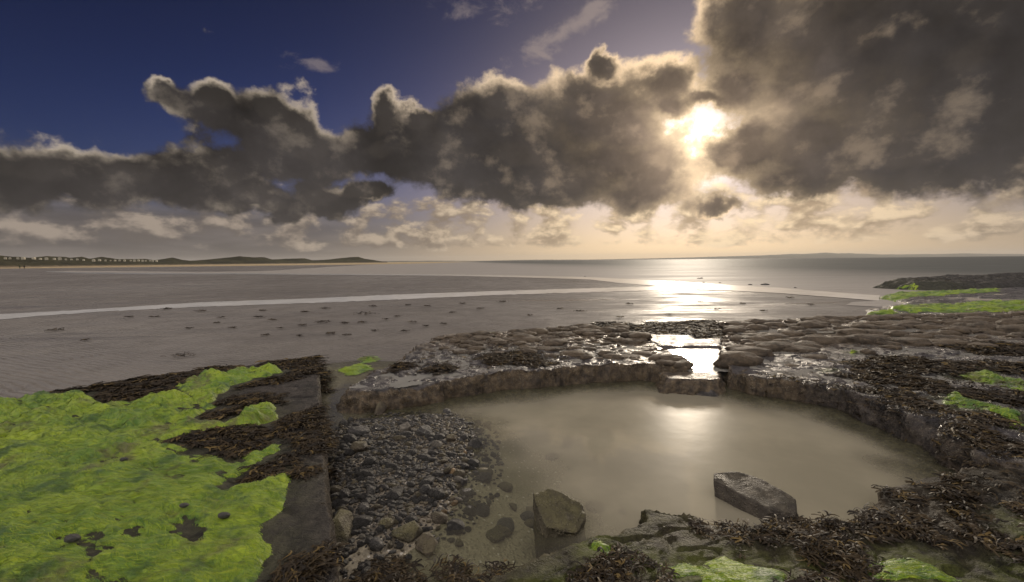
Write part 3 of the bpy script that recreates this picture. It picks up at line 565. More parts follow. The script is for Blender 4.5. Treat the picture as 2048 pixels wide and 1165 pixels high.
def sea_mat():
    m, t = new_mat('calm_sea_water')
    p = geo_pos(t)
    x, y, z = split(t, p)
    pm = mapping(t, p, rot=(0, 0, R(-8)), scale=(0.10, 1, 1))
    n1 = noise(t, pm, 0.35, 6, 0.62); n2 = noise(t, mapping(t, p, scale=(0.25, 1, 1)), 1.6, 4, 0.6)
    foam = sstep(t, n1, 0.56, 0.72)
    # thin white wash where the sea runs out over the sand
    deep = sstep(t, x + y*0.12, 12, 60)
    c = mix(t, deep, (0.30, 0.275, 0.255), (0.075, 0.080, 0.078))
    c = mix(t, foam*0.35, c, (0.42, 0.42, 0.42))
    rg = lin(t, n1, 0.3, 0.7, 0.55, 0.78)
    b = principled(t, c, rg, 0.3, bump(t, n1*0.6 + n2*0.5, 0.9, 0.2), IOR=1.34)
    finish(t, b)
    return m
M_sea = sea_mat()

def algae_mat():
    m, t = new_mat('green_gutweed')
    p = geo_pos(t)
    tint = attr(t, 'tint')
    n1 = noise(t, p, 1.1, 4, 0.6); n2 = noise(t, p, 11, 5, 0.65)
    fl = noise(t, mapping(t, p, rot=(0, 0, R(-24)), scale=(9, 60, 20)), 1.0, 4, 0.65)
    a = mix(t, sstep(t, n1*0.7 + tint*0.45, 0.30, 0.80), (0.040, 0.130, 0.004), (0.270, 0.365, 0.006))
    a = mix(t, sstep(t, fl, 0.48, 0.75)*0.55, a, (0.42, 0.47, 0.012))
    a = mix(t, sstep(t, noise(t, p, 4.0, 5, 0.65), 0.50, 0.66)*0.85, a, (0.028, 0.085, 0.006))
    a = mix(t, sstep(t, noise(t, p, 2.1, 5, 0.6) + n2*0.35, 0.72, 0.86)*0.75, a, (0.105, 0.090, 0.035))
    b = principled(t, a, lin(t, n2, 0.3, 0.7, 0.32, 0.6), 0.4, bump(t, fl + n2*0.5, 0.9, 0.012))
    plug(t, b.inputs['Sheen Weight'], 0.15)
    finish(t, b)
    return m
M_algae = algae_mat()
def weed_mat():
    m, t = new_mat('brown_seaweed')
    tint = attr(t, 'tint')
    p = geo_pos(t)
    c = mix(t, sstep(t, tint, 0.0, 0.7), (0.014, 0.010, 0.007), (0.045, 0.030, 0.014))
    c = mix(t, sstep(t, tint, 0.84, 1.0), c, (0.14, 0.095, 0.032))
    b = principled(t, c, lin(t, noise(t, p, 25, 3, 0.6), 0.3, 0.7, 0.50, 0.75), 0.25)
    finish(t, b)
    return m
M_weed = weed_mat()
def dune_mat():
    m, t = new_mat('marram_dune')
    p = geo_pos(t)
    n1 = noise(t, p, 0.02, 6, 0.6); n2 = noise(t, p, 0.15, 5, 0.65)
    z = split(t, p)[2]
    c = mix(t, sstep(t, n1, 0.35, 0.65), (0.022, 0.021, 0.011), (0.046, 0.042, 0.019))
    c = mix(t, sstep(t, n2, 0.5, 0.75)*0.5, c, (0.075, 0.066, 0.036))
    c = mix(t, sstep(t, z + n2*3.0, 3.6, 1.2), c, (0.26, 0.20, 0.13))
    finish(t, principled(t, c, 0.9, 0.2, bump(t, n2, 1.0, 2.0)))
    return m
M_dune = dune_mat()
def flat_mat(name, col, rough=0.6, spec=0.4):
    m, t = new_mat(name)
    n = noise(t, geo_pos(t), 3.0, 3, 0.5)
    finish(t, principled(t, mix(t, n, tuple(v*0.85 for v in col), tuple(min(1, v*1.12) for v in col)), rough, spec))
    return m

# ================================================================== ledge heights
def h_slab(x, y):
    d = sdist(SLAB, x + 0.020*fbm(x*5, y*5, o=3), y + 0.020*fbm(x*5 + 3, y*5, o=3))
    dr = sdist([(-8, 7.5), (-8, 0), (0.24, -0.36), (-0.62, 1.61), (-2.79, 6.5), (-3.3, 7.6)], x, y)
    back = 0.16 + 0.10*np.clip(pn(x*2, y*2) + 0.5, 0, 1.2)
    w = np.where(dr < d + 0.02, 0.035, back)
    top = 0.255 + 0.022*fbm(x*0.9, y*0.9, o=3) + 0.007*fbm(x*6, y*6, o=3)
    top = top - 0.010*np.clip(1 - np.abs(fbm(x*1.7 + 4, y*1.7, o=2))*14, 0, 1)      # joints
    return -0.35 + (top + 0.35)*ss(d, -0.01, w)**0.6, d
def h_mid(x, y):
    wx = x + 0.07*fbm(x*2.2, y*2.2, o=3); wy = y + 0.10*fbm(x*2.2 + 9, y*2.2, o=3)
    d = sdist(MID, wx, wy)
    lobe = ss(-x, 0.5, 1.5)*ss(-y, -5.9, -5.2)
    w = 0.08 + 0.20*lobe
    pits = fbm(x*3.4, y*3.4, o=3)
    top = 0.203 + 0.03*ss(y, 7.2, 8.6) + 0.055*pits + 0.012*fbm(x*9, y*9, o=2) - 0.01*lobe + 0.05*lobe*fbm(x*2.2 + 5, y*2.2, o=2)
    top = top - 0.030*ss(np.abs(fbm(x*2.3 + 11, y*2.9, o=3)), 0.055, 0.0)     # water-worn channels
    top = top + 0.025*ss(d, 0.35, 0.05)*ss(x, -1.2, 0.0)     # raised barnacled front lip
    pr = ss(d, -0.01, w)
    return -0.30 + (top + 0.30)*pr**0.65, d
def h_right(x, y):
    wx = x + 0.10*fbm(x*2.0, y*2.0, o=3); wy = y + 0.10*fbm(x*2.0 + 9, y*2.0, o=3)
    d = sdist(RIGHT, wx, wy)
    near = ss(-y, -4.9, -3.6)
    q = (x*0.62 + y*0.78)                                   # across the strike of the beds
    w = 0.10 + 0.30*near*np.clip(pn(x*3, y*3)*0.8 + 0.6, 0.1, 1.2)
    pits = fbm(x*2.6 + 31, y*3.2, o=3)
    beds = fbm(q*4.5 + 0.4*pn(x*0.8, y*0.8), (x*0.78 - y*0.62)*0.5, o=3)
    top = 0.205 + 0.04*ss(y, 7.6, 9.0) + 0.048*pits*(1 - 0.6*near) + 0.055*beds*near + 0.028*beds*(1 - near)*ss(-y, -7.5, -5.0) + 0.010*fbm(x*9, y*9, o=2)
    top = top - 0.034*ss(np.abs(fbm(x*1.7 + 23, y*2.6 + x*0.6, o=3)), 0.055, 0.0)     # water-worn channels
    return -0.30 + (top + 0.30)*ss(d, -0.01, w)**0.65, d
def h_fore(x, y):
    wx = x + 0.03*fbm(x*4, y*4, o=3); wy = y + 0.03*fbm(x*4 + 9, y*4, o=3)
    d = sdist(FORE, wx, wy)
    w = 0.07 + 0.30*ss(x, 0.6, -0.3) + 0.12*np.clip(pn(x*3 + 7, y*3), 0, 1)
    q = x*0.35 - y*0.94
    beds = fbm(q*3.2 + 0.5*pn(x*0.9, y*0.9), x*0.7, o=4)
    beds = beds - 0.35*ss(np.abs(fbm(x*1.3 + 5, y*2.1, o=3)), 0.05, 0.0)     # joints
    step = 0.022*(np.floor(3.2*beds)/3.2 - beds)*-1
    top = 0.10 + 0.05*ss(x, 1.4, 3.2) + 0.042*beds + step + 0.010*fbm(x*8, y*8, o=3) - 0.07*ss(x, 0.2, -0.5)
    top = top - 0.05*ss(np.abs(x - 1.62), 0.22, 0.05)*ss(y, 2.1, 2.5)       # notch where the boulder sits
    return -0.30 + (top + 0.30)*ss(d, -0.01, w)**0.7, d
def h_sill(x, y):
    wx = x + 0.06*fbm(x*3, y*3, o=2); wy = y + 0.06*fbm(x*3 + 9, y*3, o=2)
    d = sdist(SILL, wx, wy)
    top = 0.165 + 0.05*fbm(x*2.4 + 2, y*2.4, o=3)
    return -0.30 + (top + 0.30)*ss(d, -0.02, 0.16)**0.6, d
def h_apron(x, y):
    d = sdist(APRON, x + 0.08*fbm(x*3, y*3, o=2), y + 0.06*fbm(x*3 + 5, y*3, o=2))
    top = 0.04 + 0.05*ss(y, 5.0, 5.6) + 0.025*fbm(x*4, y*4, o=3)
    return -0.30 + (top + 0.30)*ss(d, -0.02, 0.30)**0.7, d
def h_gap(x, y):
    d = sdist(GAP, x + 0.1*fbm(x*2, y*2, o=2), y + 0.1*fbm(x*2 + 5, y*2, o=2))
    pool = ss(np.abs(y - 6.55), 0.85, 0.45)
    top = 0.198 + 0.045*fbm(x*1.9, y*1.9, o=4) - 0.13*pool
    return -0.30 + (top + 0.30)*ss(d, -0.25, 0.0)**0.6, d + 0.22
def h_bed(x, y):
    b = sdist(BANK, x + 0.10*fbm(x*2, y*2, o=2), y + 0.10*fbm(x*2 + 4, y*2, o=2))
    z = -0.20 + 0.235*ss(b, -0.75, 0.22) + 0.012*fbm(x*3, y*3, o=3)
    wall = np.maximum(sdist(MID, x, y), sdist(RIGHT, x, y))
    z = np.maximum(z, -0.20 + 0.19*ss(wall, -0.75, -0.02) + 0.02*fbm(x*5, y*5, o=2))
    z = np.where(y > 4.6, np.maximum(z, -0.10 + 0.085*ss(-x, 1.2, 1.7) + 0.02*fbm(x*3, y*3, o=2)), z)
    return z, np.full(np.shape(x), 1.0)
def h_reefg(x, y):
    d = sdist(REEF_GREEN, x + 0.9*fbm(x*0.5, y*0.5, o=3), y + 0.6*fbm(x*0.5 + 9, y*0.5, o=3))
    top = 0.10 + 0.10*fbm(x*0.45, y*0.9, o=4) + 0.04*fbm(x*2, y*3, o=2)
    return -0.15 + (top + 0.15)*ss(d, -0.1, 0.8)**0.7, d
def h_reefd(x, y):
    d = sdist(REEF_DARK, x + 0.9*fbm(x*0.6, y*0.6, o=3), y + 0.6*fbm(x*0.6 + 9, y*0.6, o=3))
    top = 0.36 + 0.22*fbm(x*0.5 + 3, y*0.9, o=4) + 0.10*fbm(x*2, y*3, o=3)
    return -0.15 + (top + 0.15)*ss(d, -0.1, 1.1)**0.6, d

def fan(y0, y1, a0, a1, st, yo=1.0):
    ys = np.exp(np.arange(math.log(y0), math.log(y1), st)); al = np.arange(a0, a1, st)
    A, Y = np.meshgrid(al, ys)
    return A*(Y + yo), Y
def build_ledge(hf, mat, name, y0, y1, a0, a1, st, rough=0.02, margin=-0.05, extra=None, parts=None):
    X, Y = fan(y0, y1, a0, a1, st)
    h, d = hf(X, Y)
    keep = (np.minimum(np.minimum(d[:-1, :-1], d[1:, 1:]), np.minimum(d[1:, :-1], d[:-1, 1:])) > margin)
    V = np.stack([X.ravel(), Y.ravel(), h.ravel()], 1)
    Fq = grid_faces(*X.shape, keep)
    at = {'d': d.ravel()}
    V, Fq, at = compact(V, Fq, at)
    N = vnormals(V, Fq)
    wall = 1 - ss(N[:, 2], 0.55, 0.95)
    # craggy faces: push steep parts in and out
    k = fbm(V[:, 0]*5, V[:, 1]*5, V[:, 2]*8, o=5, rough=0.6)*3.6*rough + np.abs(pn(V[:, 0]*16, V[:, 1]*16, V[:, 2]*16))*rough*0.5
    V2 = V + N*(k*wall)[:, None]
    brown = ss(wall, 0.25, 0.7); film = np.zeros(len(V)); barn = ss(wall, 0.2, 0.6)*ss(V[:, 2], 0.0, 0.10)
    if extra: brown, film, barn = extra(V, wall, brown, film, barn)
    at = {'brown': brown, 'film': film, 'barn': barn}
    if not parts: return np_mesh(name, V2, Fq, mat, at)
    root = bpy.data.objects.new(name, None); COL.objects.link(root)
    fw = wall[Fq].mean(1) > 0.55
    for sel, pn_ in ((~fw, parts[0]), (fw, parts[1])):
        v, f, a_ = compact(V2, Fq[sel], at)
        link(pn_, np_mesh(pn_, v, f, mat, a_), root)
    return root

# ================================================================== sand, sea and streams
def ragged(poly, step, amp, freq, closed=True):
    out = []
    n = len(poly)
    for i in range(n if closed else n-1):
        a = np.array(poly[i], float); b = np.array(poly[(i+1) % n], float)
        dist = max(6.0, min(np.linalg.norm(a), np.linalg.norm(b)))
        k = max(1, int(np.linalg.norm(b-a)/(step*dist)))
        for j in range(k):
            p = a + (b-a)*j/k; r = max(6.0, np.linalg.norm(p))
            out.append((p[0] + amp*r*float(fbm(p[0]*freq/r*10, p[1]*freq/r*10, o=3)), p[1] + amp*r*2.0*float(fbm(p[0]*freq/r*10 + 50, p[1]*freq/r*10, o=3))))
    if not closed: out.append(tuple(poly[-1]))
    return out
def sheet(name, poly, z, mat, label=None):
    me = bpy.data.meshes.new(name)
    me.from_pydata([(p[0], p[1], z) for p in poly], [], [list(range(len(poly)))])
    me.materials.append(mat)
    o = link(name, me); tag(o, kind='structure')
    if me.polygons[0].normal.z < 0: me.flip_normals()
    return o

POOL_ZONE = [(-1.95, 5.5), (-2.35, 4.9), (-1.6, 2.6), (-0.9, 0.9), (4.5, 0.9), (5.5, 3), (4.5, 5.8), (2.5, 6.1)]
ys = np.concatenate([np.arange(-6, 4, 0.25), np.exp(np.arange(math.log(4), math.log(14000), 0.023))])
al = np.arange(-2.2, 2.2, 0.015)
A, Y = np.meshgrid(al, ys)
X = A*(np.maximum(Y, 0) + 6.0)
near_slab = ss(sdist(SLAB, X, Y), -0.9, -0.1)
Z = 0.012 + 0.016*fbm(X*0.35, Y*0.5, o=3)*(1 - 0.85*ss(Y, 8.5, 12)) - 0.030*near_slab - 0.036*ss(sdist([(-2.9, 4.4), (-2.95, 6.6), (-2.5, 7.1), (-1.5, 7.0), (-1.5, 4.4)], X, Y), -0.35, 0.1)
Z = Z*ss(-Y, -400, -60) - 0.45*ss(sdist(POOL_ZONE, X, Y), 0.0, 0.25)
sand_me = np_mesh('sand_flat', np.stack([X.ravel(), Y.ravel(), Z.ravel()], 1), grid_faces(*X.shape, np.ones((X.shape[0]-1, X.shape[1]-1), bool)), M_sand)
tag(link('sand_flat', sand_me), kind='structure')

sea_poly = ragged(SHORE, 0.02, 0.012, 3.0, closed=False) + [(-110, 1500), (-3500, 13900), (30000, 13900), (30000, 400), (400, 12)]
sheet('sea', sea_poly, 0.024, M_sea)
st_poly = ragged(STREAM_UP, 0.008, 0.007, 9.0, closed=False) + ragged(STREAM_LO[::-1], 0.008, 0.011, 9.0, closed=False)
sheet('stream', st_poly, 0.020, M_stream)
wp = [(-9, 1.0), (4.6, 1.0), (5.2, 3.0), (4.4, 6.2), (2.3, 6.1), (-0.5, 6.0), (-1.45, 6.2), (-1.45, 7.6), (-9, 7.6)]
X, Y = np.meshgrid(np.arange(-9, 5.3, 0.06), np.arange(1.0, 7.7, 0.06))
ins = sdist(wp, X, Y) > 0
keep = ins[:-1, :-1] & ins[1:, 1:] & ins[1:, :-1] & ins[:-1, 1:]
wal = np.maximum(sdist(MID, X, Y), sdist(RIGHT, X, Y)); bnk = sdist(BANK, X, Y)
nz_ = 0.22*fbm(X*1.8, Y*1.8, o=3)
silt_sheen = (0.06 + 0.42*ss(-wal + nz_, 0.12, 0.55))*(0.16 + 0.84*ss(-bnk + nz_*1.6 + 0.35*(Y - 3.3), 0.25, 1.05))
silt_sheen = np.where(X < -1.5, 0.15, silt_sheen)
V, Fq, at = compact(np.stack([X.ravel(), Y.ravel(), 0*X.ravel()], 1), grid_faces(*X.shape, keep), {'silt_sheen': silt_sheen.ravel()})
tag(link('tide_pool_water', np_mesh('tide_pool_water', V, Fq, M_pool, at)), kind='structure')
sheet('sea_wash', ragged(WASH_UP, 0.012, 0.006, 5.0, closed=False) + ragged(WASH_LO[::-1], 0.012, 0.004, 5.0, closed=False), 0.029, M_stream)

# ================================================================== the rock around the pool
def ex_slab(V, wall, brown, film, barn):
    film = ss(sdist(ALGAE_POLYS[0], V[:, 0], V[:, 1]), -0.25, 0.1)
    return brown*0.25, film, barn*0.3
def ex_mid(V, wall, brown, film, barn):
    top = ss(V[:, 1], 6.6, 8.0)*0.8 + 0.7*ss(V[:, 0], 0.9, 2.0)
    return np.clip(np.maximum(brown, top), 0, 1), film, np.clip(barn, 0, 1)
def ex_right(V, wall, brown, film, barn):
    top = ss(V[:, 1] - 0.1*V[:, 0], 5.8, 7.0)*0.8
    left = ss(-V[:, 0], -3.6, -3.0)
    brown = np.maximum(brown*(0.25 + 0.75*left), top)
    for q in ALGAE_POLYS[8:14]: film = np.maximum(film, ss(sdist(q, V[:, 0], V[:, 1]), -0.15, 0.1))
    return brown, film, barn*(0.4 + 0.6*left)
def ex_fore(V, wall, brown, film, barn):
    film = 0.55*ss(V[:, 0], 2.2, 1.2)*np.clip(0.5 + fbm(V[:, 0]*1.5, V[:, 1]*1.5, o=2), 0, 1)
    for q in ALGAE_POLYS[1:8]: film = np.maximum(film, ss(sdist(q, V[:, 0], V[:, 1]), -0.2, 0.1))
    br = 0.3*ss(V[:, 0], 2.0, 1.3)
    return np.maximum(brown*0.4, br*0.3), film, barn*0.4 + 0.8*ss(np.abs(V[:, 0] - 1.15), 0.35, 0.1)*ss(V[:, 1], 2.3, 2.55)
ST = 0.0031
slab = build_ledge(h_slab, M_slab, 'rock_slab', 1.0, 7.0, -1.35, 0.05, ST*1.15, 0.008, extra=ex_slab, parts=('slab_top', 'quarried_edge'))
tag(slab, 'quarried flat rock slab with straight edge under the green weed on the left', 'rock ledge')
mid = build_ledge(h_mid, M_rock, 'rock_ledge', 4.3, 10.2, -0.42, 0.45, ST*0.9, 0.030, extra=ex_mid, parts=('ledge_top', 'cliff_face'))
tag(mid, 'central rock ledge with barnacled front face behind the tide pool', 'rock ledge')
right = build_ledge(h_right, M_rock, 'rock_ledge', 2.3, 12.6, 0.33, 1.32, ST, 0.032, extra=ex_right, parts=('ledge_top', 'cliff_face'))
tag(right, 'broad knobbly rock ledge right of the tide pool with low dark cliff', 'rock ledge')
fore = build_ledge(h_fore, M_fore, 'rock_shelf', 1.0, 3.8, -0.4, 1.32, ST*1.25, 0.020, extra=ex_fore, parts=('shelf_top', 'shelf_edge'))
tag(fore, 'near brown rock shelf along the bottom edge in front of the pool', 'rock shelf')
sill = link('rock_sill', build_ledge(h_sill, M_rock, 'rock_sill', 4.9, 6.4, 0.2, 0.5, ST, 0.025, extra=lambda V, w, b, f, n: (np.maximum(b, 0.8), f, n)))
tag(sill, 'low rounded rock sill damming the bright gap pool between two ledges', 'rock sill')
apron = link('rock_apron', build_ledge(h_apron, M_rock, 'rock_apron', 4.6, 6.1, 0.2, 0.5, ST, 0.012, extra=lambda V, w, b, f, n: (b*0.2, f, n*0.0)))
tag(apron, 'wet grey rock slope running down from the sill into the pool', 'rock slope')
gap = link('rock_flat', build_ledge(h_gap, M_rock, 'rock_flat', 5.6, 11.2, 0.15, 0.55, ST*1.3, 0.01, extra=lambda V, w, b, f, n: (b*0.3, f, n*0.2)))
tag(gap, 'low wet rock flat with bright puddles between central and right ledges', 'rock flat')
reefd = link('rock_reef', build_ledge(h_reefd, M_reef, 'rock_reef', 19, 38, 0.7, 1.75, 0.004, 0.10, margin=-0.3, extra=lambda V, w, b, f, n: (b*0, f + 0.3*ss(-V[:, 0], -24, -20), n*0)))
tag(reefd, 'dark weedy reef jutting into the sea at the right', 'reef')
reefg = link('rock_reef', build_ledge(h_reefg, M_rock, 'rock_reef', 10.4, 26, 0.55, 1.75, 0.0042, 0.03, margin=-0.3, extra=lambda V, w, b, f, n: (b*0, f, n*0)))
tag(reefg, 'flat reef with bright green weed bands beyond the knobbly right ledge', 'reef')
def ex_bed(V, wall, brown, film, barn):
    wl = np.maximum(sdist(MID, V[:, 0], V[:, 1]), sdist(RIGHT, V[:, 0], V[:, 1]))
    return brown*0, ss(wl + 0.25*fbm(V[:, 0]*3, V[:, 1]*3, o=3), -0.55, -0.25), barn*0
bed_me = build_ledge(h_bed, M_bed, 'pool_bed', 1.0, 7.0, -0.75, 0.85, ST*2.0, 0.0, extra=ex_bed)
tag(link('pool_bed', bed_me), kind='structure')
# puddles standing in the hollows of the ledge tops
def inset(P, k):
    c = np.mean(np.array(P), axis=0); return [tuple(c + (np.array(p)-c)*k) for p in P]
def puddles(hf, level, lim, name, a0, a1, y0, y1, st=0.005):
    X, Y = fan(y0, y1, a0, a1, st)
    h, d = hf(X, Y)
    wet = (h < level + 0.012) & (d > lim)
    keep = wet[:-1, :-1] | wet[1:, 1:] | wet[1:, :-1] | wet[:-1, 1:]
    keep &= (np.minimum(np.minimum(d[:-1, :-1], d[1:, 1:]), np.minimum(d[1:, :-1], d[:-1, 1:])) > lim)
    V = np.stack([X.ravel(), Y.ravel(), np.full(X.size, level)], 1)
    V, Fq, _ = compact(V, grid_faces(*X.shape, keep))
    tag(link(name, np_mesh(name, V, Fq, M_puddle)), kind='structure')
puddles(h_mid, 0.196, 0.22, 'ledge_puddle', -0.42, 0.45, 5.0, 9.8)
puddles(h_right, 0.197, 0.30, 'ledge_puddle', 0.33, 1.32, 4.2, 8.2)
puddles(h_right, 0.236, 0.30, 'ledge_puddle', 0.33, 1.32, 8.2, 12.0)
puddles(h_gap, 0.158, 0.0, 'gap_pool_water', 0.15, 0.55, 5.7, 11.0)
puddles(h_reefg, 0.075, 0.5, 'reef_puddle', 0.55, 1.75, 10.6, 25)

HF = [h_slab, h_mid, h_right, h_fore, h_sill, h_gap, h_apron]
def ground_h(x, y, fs=HF):
    x = np.asarray(x, float); y = np.asarray(y, float)
    h = np.maximum(0.01, 0)*np.ones(x.shape)
    inp = sdist(POOL_ZONE, x, y) > 0
    if inp.any(): h = np.where(inp, h_bed(x, y)[0], h)
    for f in fs: h = np.maximum(h, f(x, y)[0])
    return h
HK = {'slab': [h_slab], 'mid': [h_mid, h_gap], 'right': [h_right], 'fore': [h_fore], 'reef': [h_reefg, h_reefd], 'sand': []}

# ================================================================== knobs of honeycomb rock on the ledge tops
def blob_mesh(name, seed, sx, sy, sz, mat, sub=3, amp=0.12, freq=1.6, flat=0.0):
    bm = bmesh.new(); bmesh.ops.create_icosphere(bm, subdivisions=sub, radius=1.0)
    V = np.array([v.co[:] for v in bm.verts])
    n = V*(1 + amp*2*fbm(V[:, 0]*freq + seed*7.1, V[:, 1]*freq, V[:, 2]*freq, o=3)[:, None])
    if flat: n[:, 2] = np.where(n[:, 2] > 0, np.abs(n[:, 2])**(1-flat)*np.sign(n[:, 2]), n[:, 2])
    n *= np.array([sx, sy, sz])
    for v, c in zip(bm.verts, n): v.co = c
    for f in bm.faces: f.smooth = True
    me = bpy.data.meshes.new(name); bm.to_mesh(me); bm.free(); me.materials.append(mat)
    return me
def scatter(poly, n_try, rmin, seed, dens=None):
    P = np.array(poly); r = np.random.default_rng(seed)
    lo, hi = P.min(0), P.max(0); pts = []; cell = {}
    cand = lo + r.random((n_try, 2))*(hi-lo)
    ok = sdist(poly, cand[:, 0], cand[:, 1]) > 0
    cand = cand[ok]
    if dens is not None: cand = cand[r.random(len(cand)) < dens(cand[:, 0], cand[:, 1])]
    for c in cand:
        k = (int(c[0]//rmin), int(c[1]//rmin)); good = True
        for i in (-1, 0, 1):
            for j in (-1, 0, 1):
                for q in cell.get((k[0]+i, k[1]+j), ()):
                    if (q[0]-c[0])**2 + (q[1]-c[1])**2 < rmin*rmin: good = False; break
        if good: cell.setdefault(k, []).append(c); pts.append(c)
    return np.array(pts)
knob_meshes = [blob_mesh('rock_knob', k, 1.0, 0.78, 0.62, M_knob, 3, 0.20, 1.8, 0.25) for k in range(8)]
def knobs(parent, poly, rmin, size, seed, hf, cap=300, dens=None):
    pts = scatter(poly, 9000, rmin, seed, dens)
    h = hf(pts[:, 0], pts[:, 1])[0]
    r = np.random.default_rng(seed+1)
    order = np.argsort(-1/np.hypot(pts[:, 0], pts[:, 1]))
    rest_v, rest_f, off = [], [], 0
    for i, k in enumerate(order):
        x, y = pts[k]; s = size*r.choice([0.4, 0.55, 0.8, 1.0, 1.25, 1.7])*r.uniform(0.85, 1.1)
        me = knob_meshes[r.integers(8)]
        M = Matrix.Translation((x, y, h[k] - 0.03*s)) @ Matrix.Rotation(r.uniform(-0.5, 0.5) + (math.pi if r.random() < .5 else 0), 4, 'Z') @ Matrix.Diagonal((s, s*r.uniform(.75, 1.1), s*r.uniform(.42, .68), 1))
        if i < cap:
            o = link('rock_knob', me, parent); o.matrix_world = M
        else:
            co = np.array([v.co[:] for v in me.vertices]); fc = np.array([p.vertices[:] for p in me.polygons])
            m = np.array(M); rest_v.append(co @ m[:3, :3].T + m[:3, 3]); rest_f.append(fc + off); off += len(co)
    if rest_v:
        tag(link('far_rock_knobs', np_mesh('far_rock_knobs', np.concatenate(rest_v), np.concatenate(rest_f), M_knob), parent), kind='stuff')
    print('knobs', len(pts))
knobs(mid, KNOB_MID, 0.17, 0.125, 11, h_mid, dens=lambda x, y: (0.03 + 0.97*ss(y, 7.4, 8.4))*ss(fbm(x*1.1, y*1.1 + 3, o=2), -0.42, -0.1))
knobs(right, KNOB_RIGHT, 0.24, 0.185, 12, h_right, dens=lambda x, y: (0.03 + 0.97*ss(y - 0.10*x, 6.5, 7.6))*ss(fbm(x*0.9 + 7, y*1.4 + 3, o=2), -0.42, -0.12))

# ================================================================== green weed
def ribbon_batch(P, W, tint, up=None):
    """P (n,k,3) polylines -> ribbon quads; W (n,k) widths"""
    n, k, _ = P.shape
    T = np.gradient(P, axis=1); T /= np.linalg.norm(T, axis=2)[..., None] + 1e-9
    U = np.array([0, 0, 1.0]) if up is None else up[:, None, :]
    S = np.cross(T, np.broadcast_to(U, T.shape)); S /= np.linalg.norm(S, axis=2)[..., None] + 1e-9
    L = P - S*W[..., None]*0.5; Rr = P + S*W[..., None]*0.5
    V = np.stack([L, Rr], 2).reshape(n*k*2, 3)
    base = (np.arange(n)*k*2)[:, None] + (np.arange(k-1)*2)[None, :]
    Fq = np.stack([base, base+1, base+3, base+2], -1).reshape(-1, 4)
    return V, Fq, np.repeat(tint, k*2)
def strands(pts, hfun, ang0, swirl, lmin, lmax, wk, seed, lift=0.007):
    r = np.random.default_rng(seed); n = len(pts); k = 5
    L = r.uniform(lmin, lmax, n)
    P = np.zeros((n, k, 3)); cur = pts.copy()
    th = ang0 + swirl*fbm(pts[:, 0]*1.1, pts[:, 1]*1.1, o=2)*2 + r.normal(0, 0.28, n) + np.where(r.random(n) < .5, math.pi, 0)
    bend = r.normal(0, 0.22, n)
    for j in range(k):
        P[:, j, :2] = cur
        cur = cur + np.stack([np.cos(th), np.sin(th)], 1)*(L/(k-1))[:, None]
        th = th + bend
    z = hfun(P[..., 0].ravel(), P[..., 1].ravel()).reshape(n, k)
    P[..., 2] = z + r.uniform(0.001, lift, n)[:, None]*np.array([0.2, 0.9, 1.0, 0.8, 0.2])
    dist = np.hypot(pts[:, 0], pts[:, 1])
    W = (wk*(0.5 + 0.5*dist)*r.uniform(0.6, 1.3, n))[:, None]*np.array([0.6, 1, 1, 0.9, 0.4])
    return ribbon_batch(P, W, r.random(n))
def carpet_fun(polys, hfs, thick, lump, seedoff, warp=0.10, wf=2.6, bare=0.20, edge=0.08):
    def M(x, y):
        wx = x + warp*fbm(x*wf + seedoff, y*wf, o=6, rough=0.62); wy = y + 0.8*warp*fbm(x*wf + 8, y*wf + seedoff, o=6, rough=0.62)
        d = np.full(np.shape(x), -9.0)
        for q in polys: d = np.maximum(d, sdist(q, wx, wy))
        return d
    def Hh(x, y):
        d = M(x, y); m = ss(d, -0.015, edge)
        g = np.full(np.shape(x), -9.0)
        for f in hfs: g = np.maximum(g, f(x, y)[0])
        q = 0.42*x + 0.9*y
        lm = np.abs(fbm(x*1.3 + seedoff, q*2.6, o=3))*1.7 + 0.55*fbm(x*4.5, q*9, o=3) + 0.26*fbm(x*13, q*30, o=2)
        far = ss(y, 2.4, 4.4)
        hol = ss(fbm(x*1.6 + 20 + seedoff, q*2.6, o=5, rough=0.6), bare, bare + 0.3)                # bare hollows where rock shows
        return g - 0.03*(1-m) + m*(thick + lump*np.clip(lm, -0.2, 1.2)*(0.5 + 1.0*far)) - m*hol*(thick + lump*0.55), d
    return Hh
def algae(name, polys, hfs, box, st, nstr, thick, lump, ang0, lens, wk, seed, label, **kw):
    Hh = carpet_fun(polys, hfs, thick, lump, seed*1.7, **kw)
    y0, y1, a0, a1 = box
    X, Y = fan(y0, y1, a0, a1, st)
    h, d = Hh(X, Y)
    keep = np.maximum(np.maximum(d[:-1, :-1], d[1:, 1:]), np.maximum(d[1:, :-1], d[:-1, 1:])) > -0.02
    V = np.stack([X.ravel(), Y.ravel(), h.ravel()], 1)
    V, Fq, _ = compact(V, grid_faces(*X.shape, keep))
    tn = 0.5 + 0.6*fbm(V[:, 0]*3, V[:, 1]*3, o=3)
    Vs, Fs, Ts = [V], [Fq], [tn]
    if nstr:
        r = np.random.default_rng(seed)
        # more strands per square metre close to the camera
        yy = np.exp(r.uniform(math.log(y0), math.log(y1), nstr*3)); aa = r.uniform(a0, a1, nstr*3)
        pts = np.stack([aa*(yy + 1.0), yy], 1)
        dd = Hh(pts[:, 0], pts[:, 1])[1]
        pts = pts[dd > 0.0][:nstr]
        sv, sf, stt = strands(pts, lambda x, y: Hh(x, y)[0], ang0, 0.7, lens[0], lens[1], wk, seed)
        Vs.append(sv); Fs.append(sf + len(V)); Ts.append(stt)
    o = link(name, np_mesh(name, np.concatenate(Vs), np.concatenate(Fs), M_algae, {'tint': np.concatenate(Ts)}))
    tag(o, label, 'algae', kind='stuff')
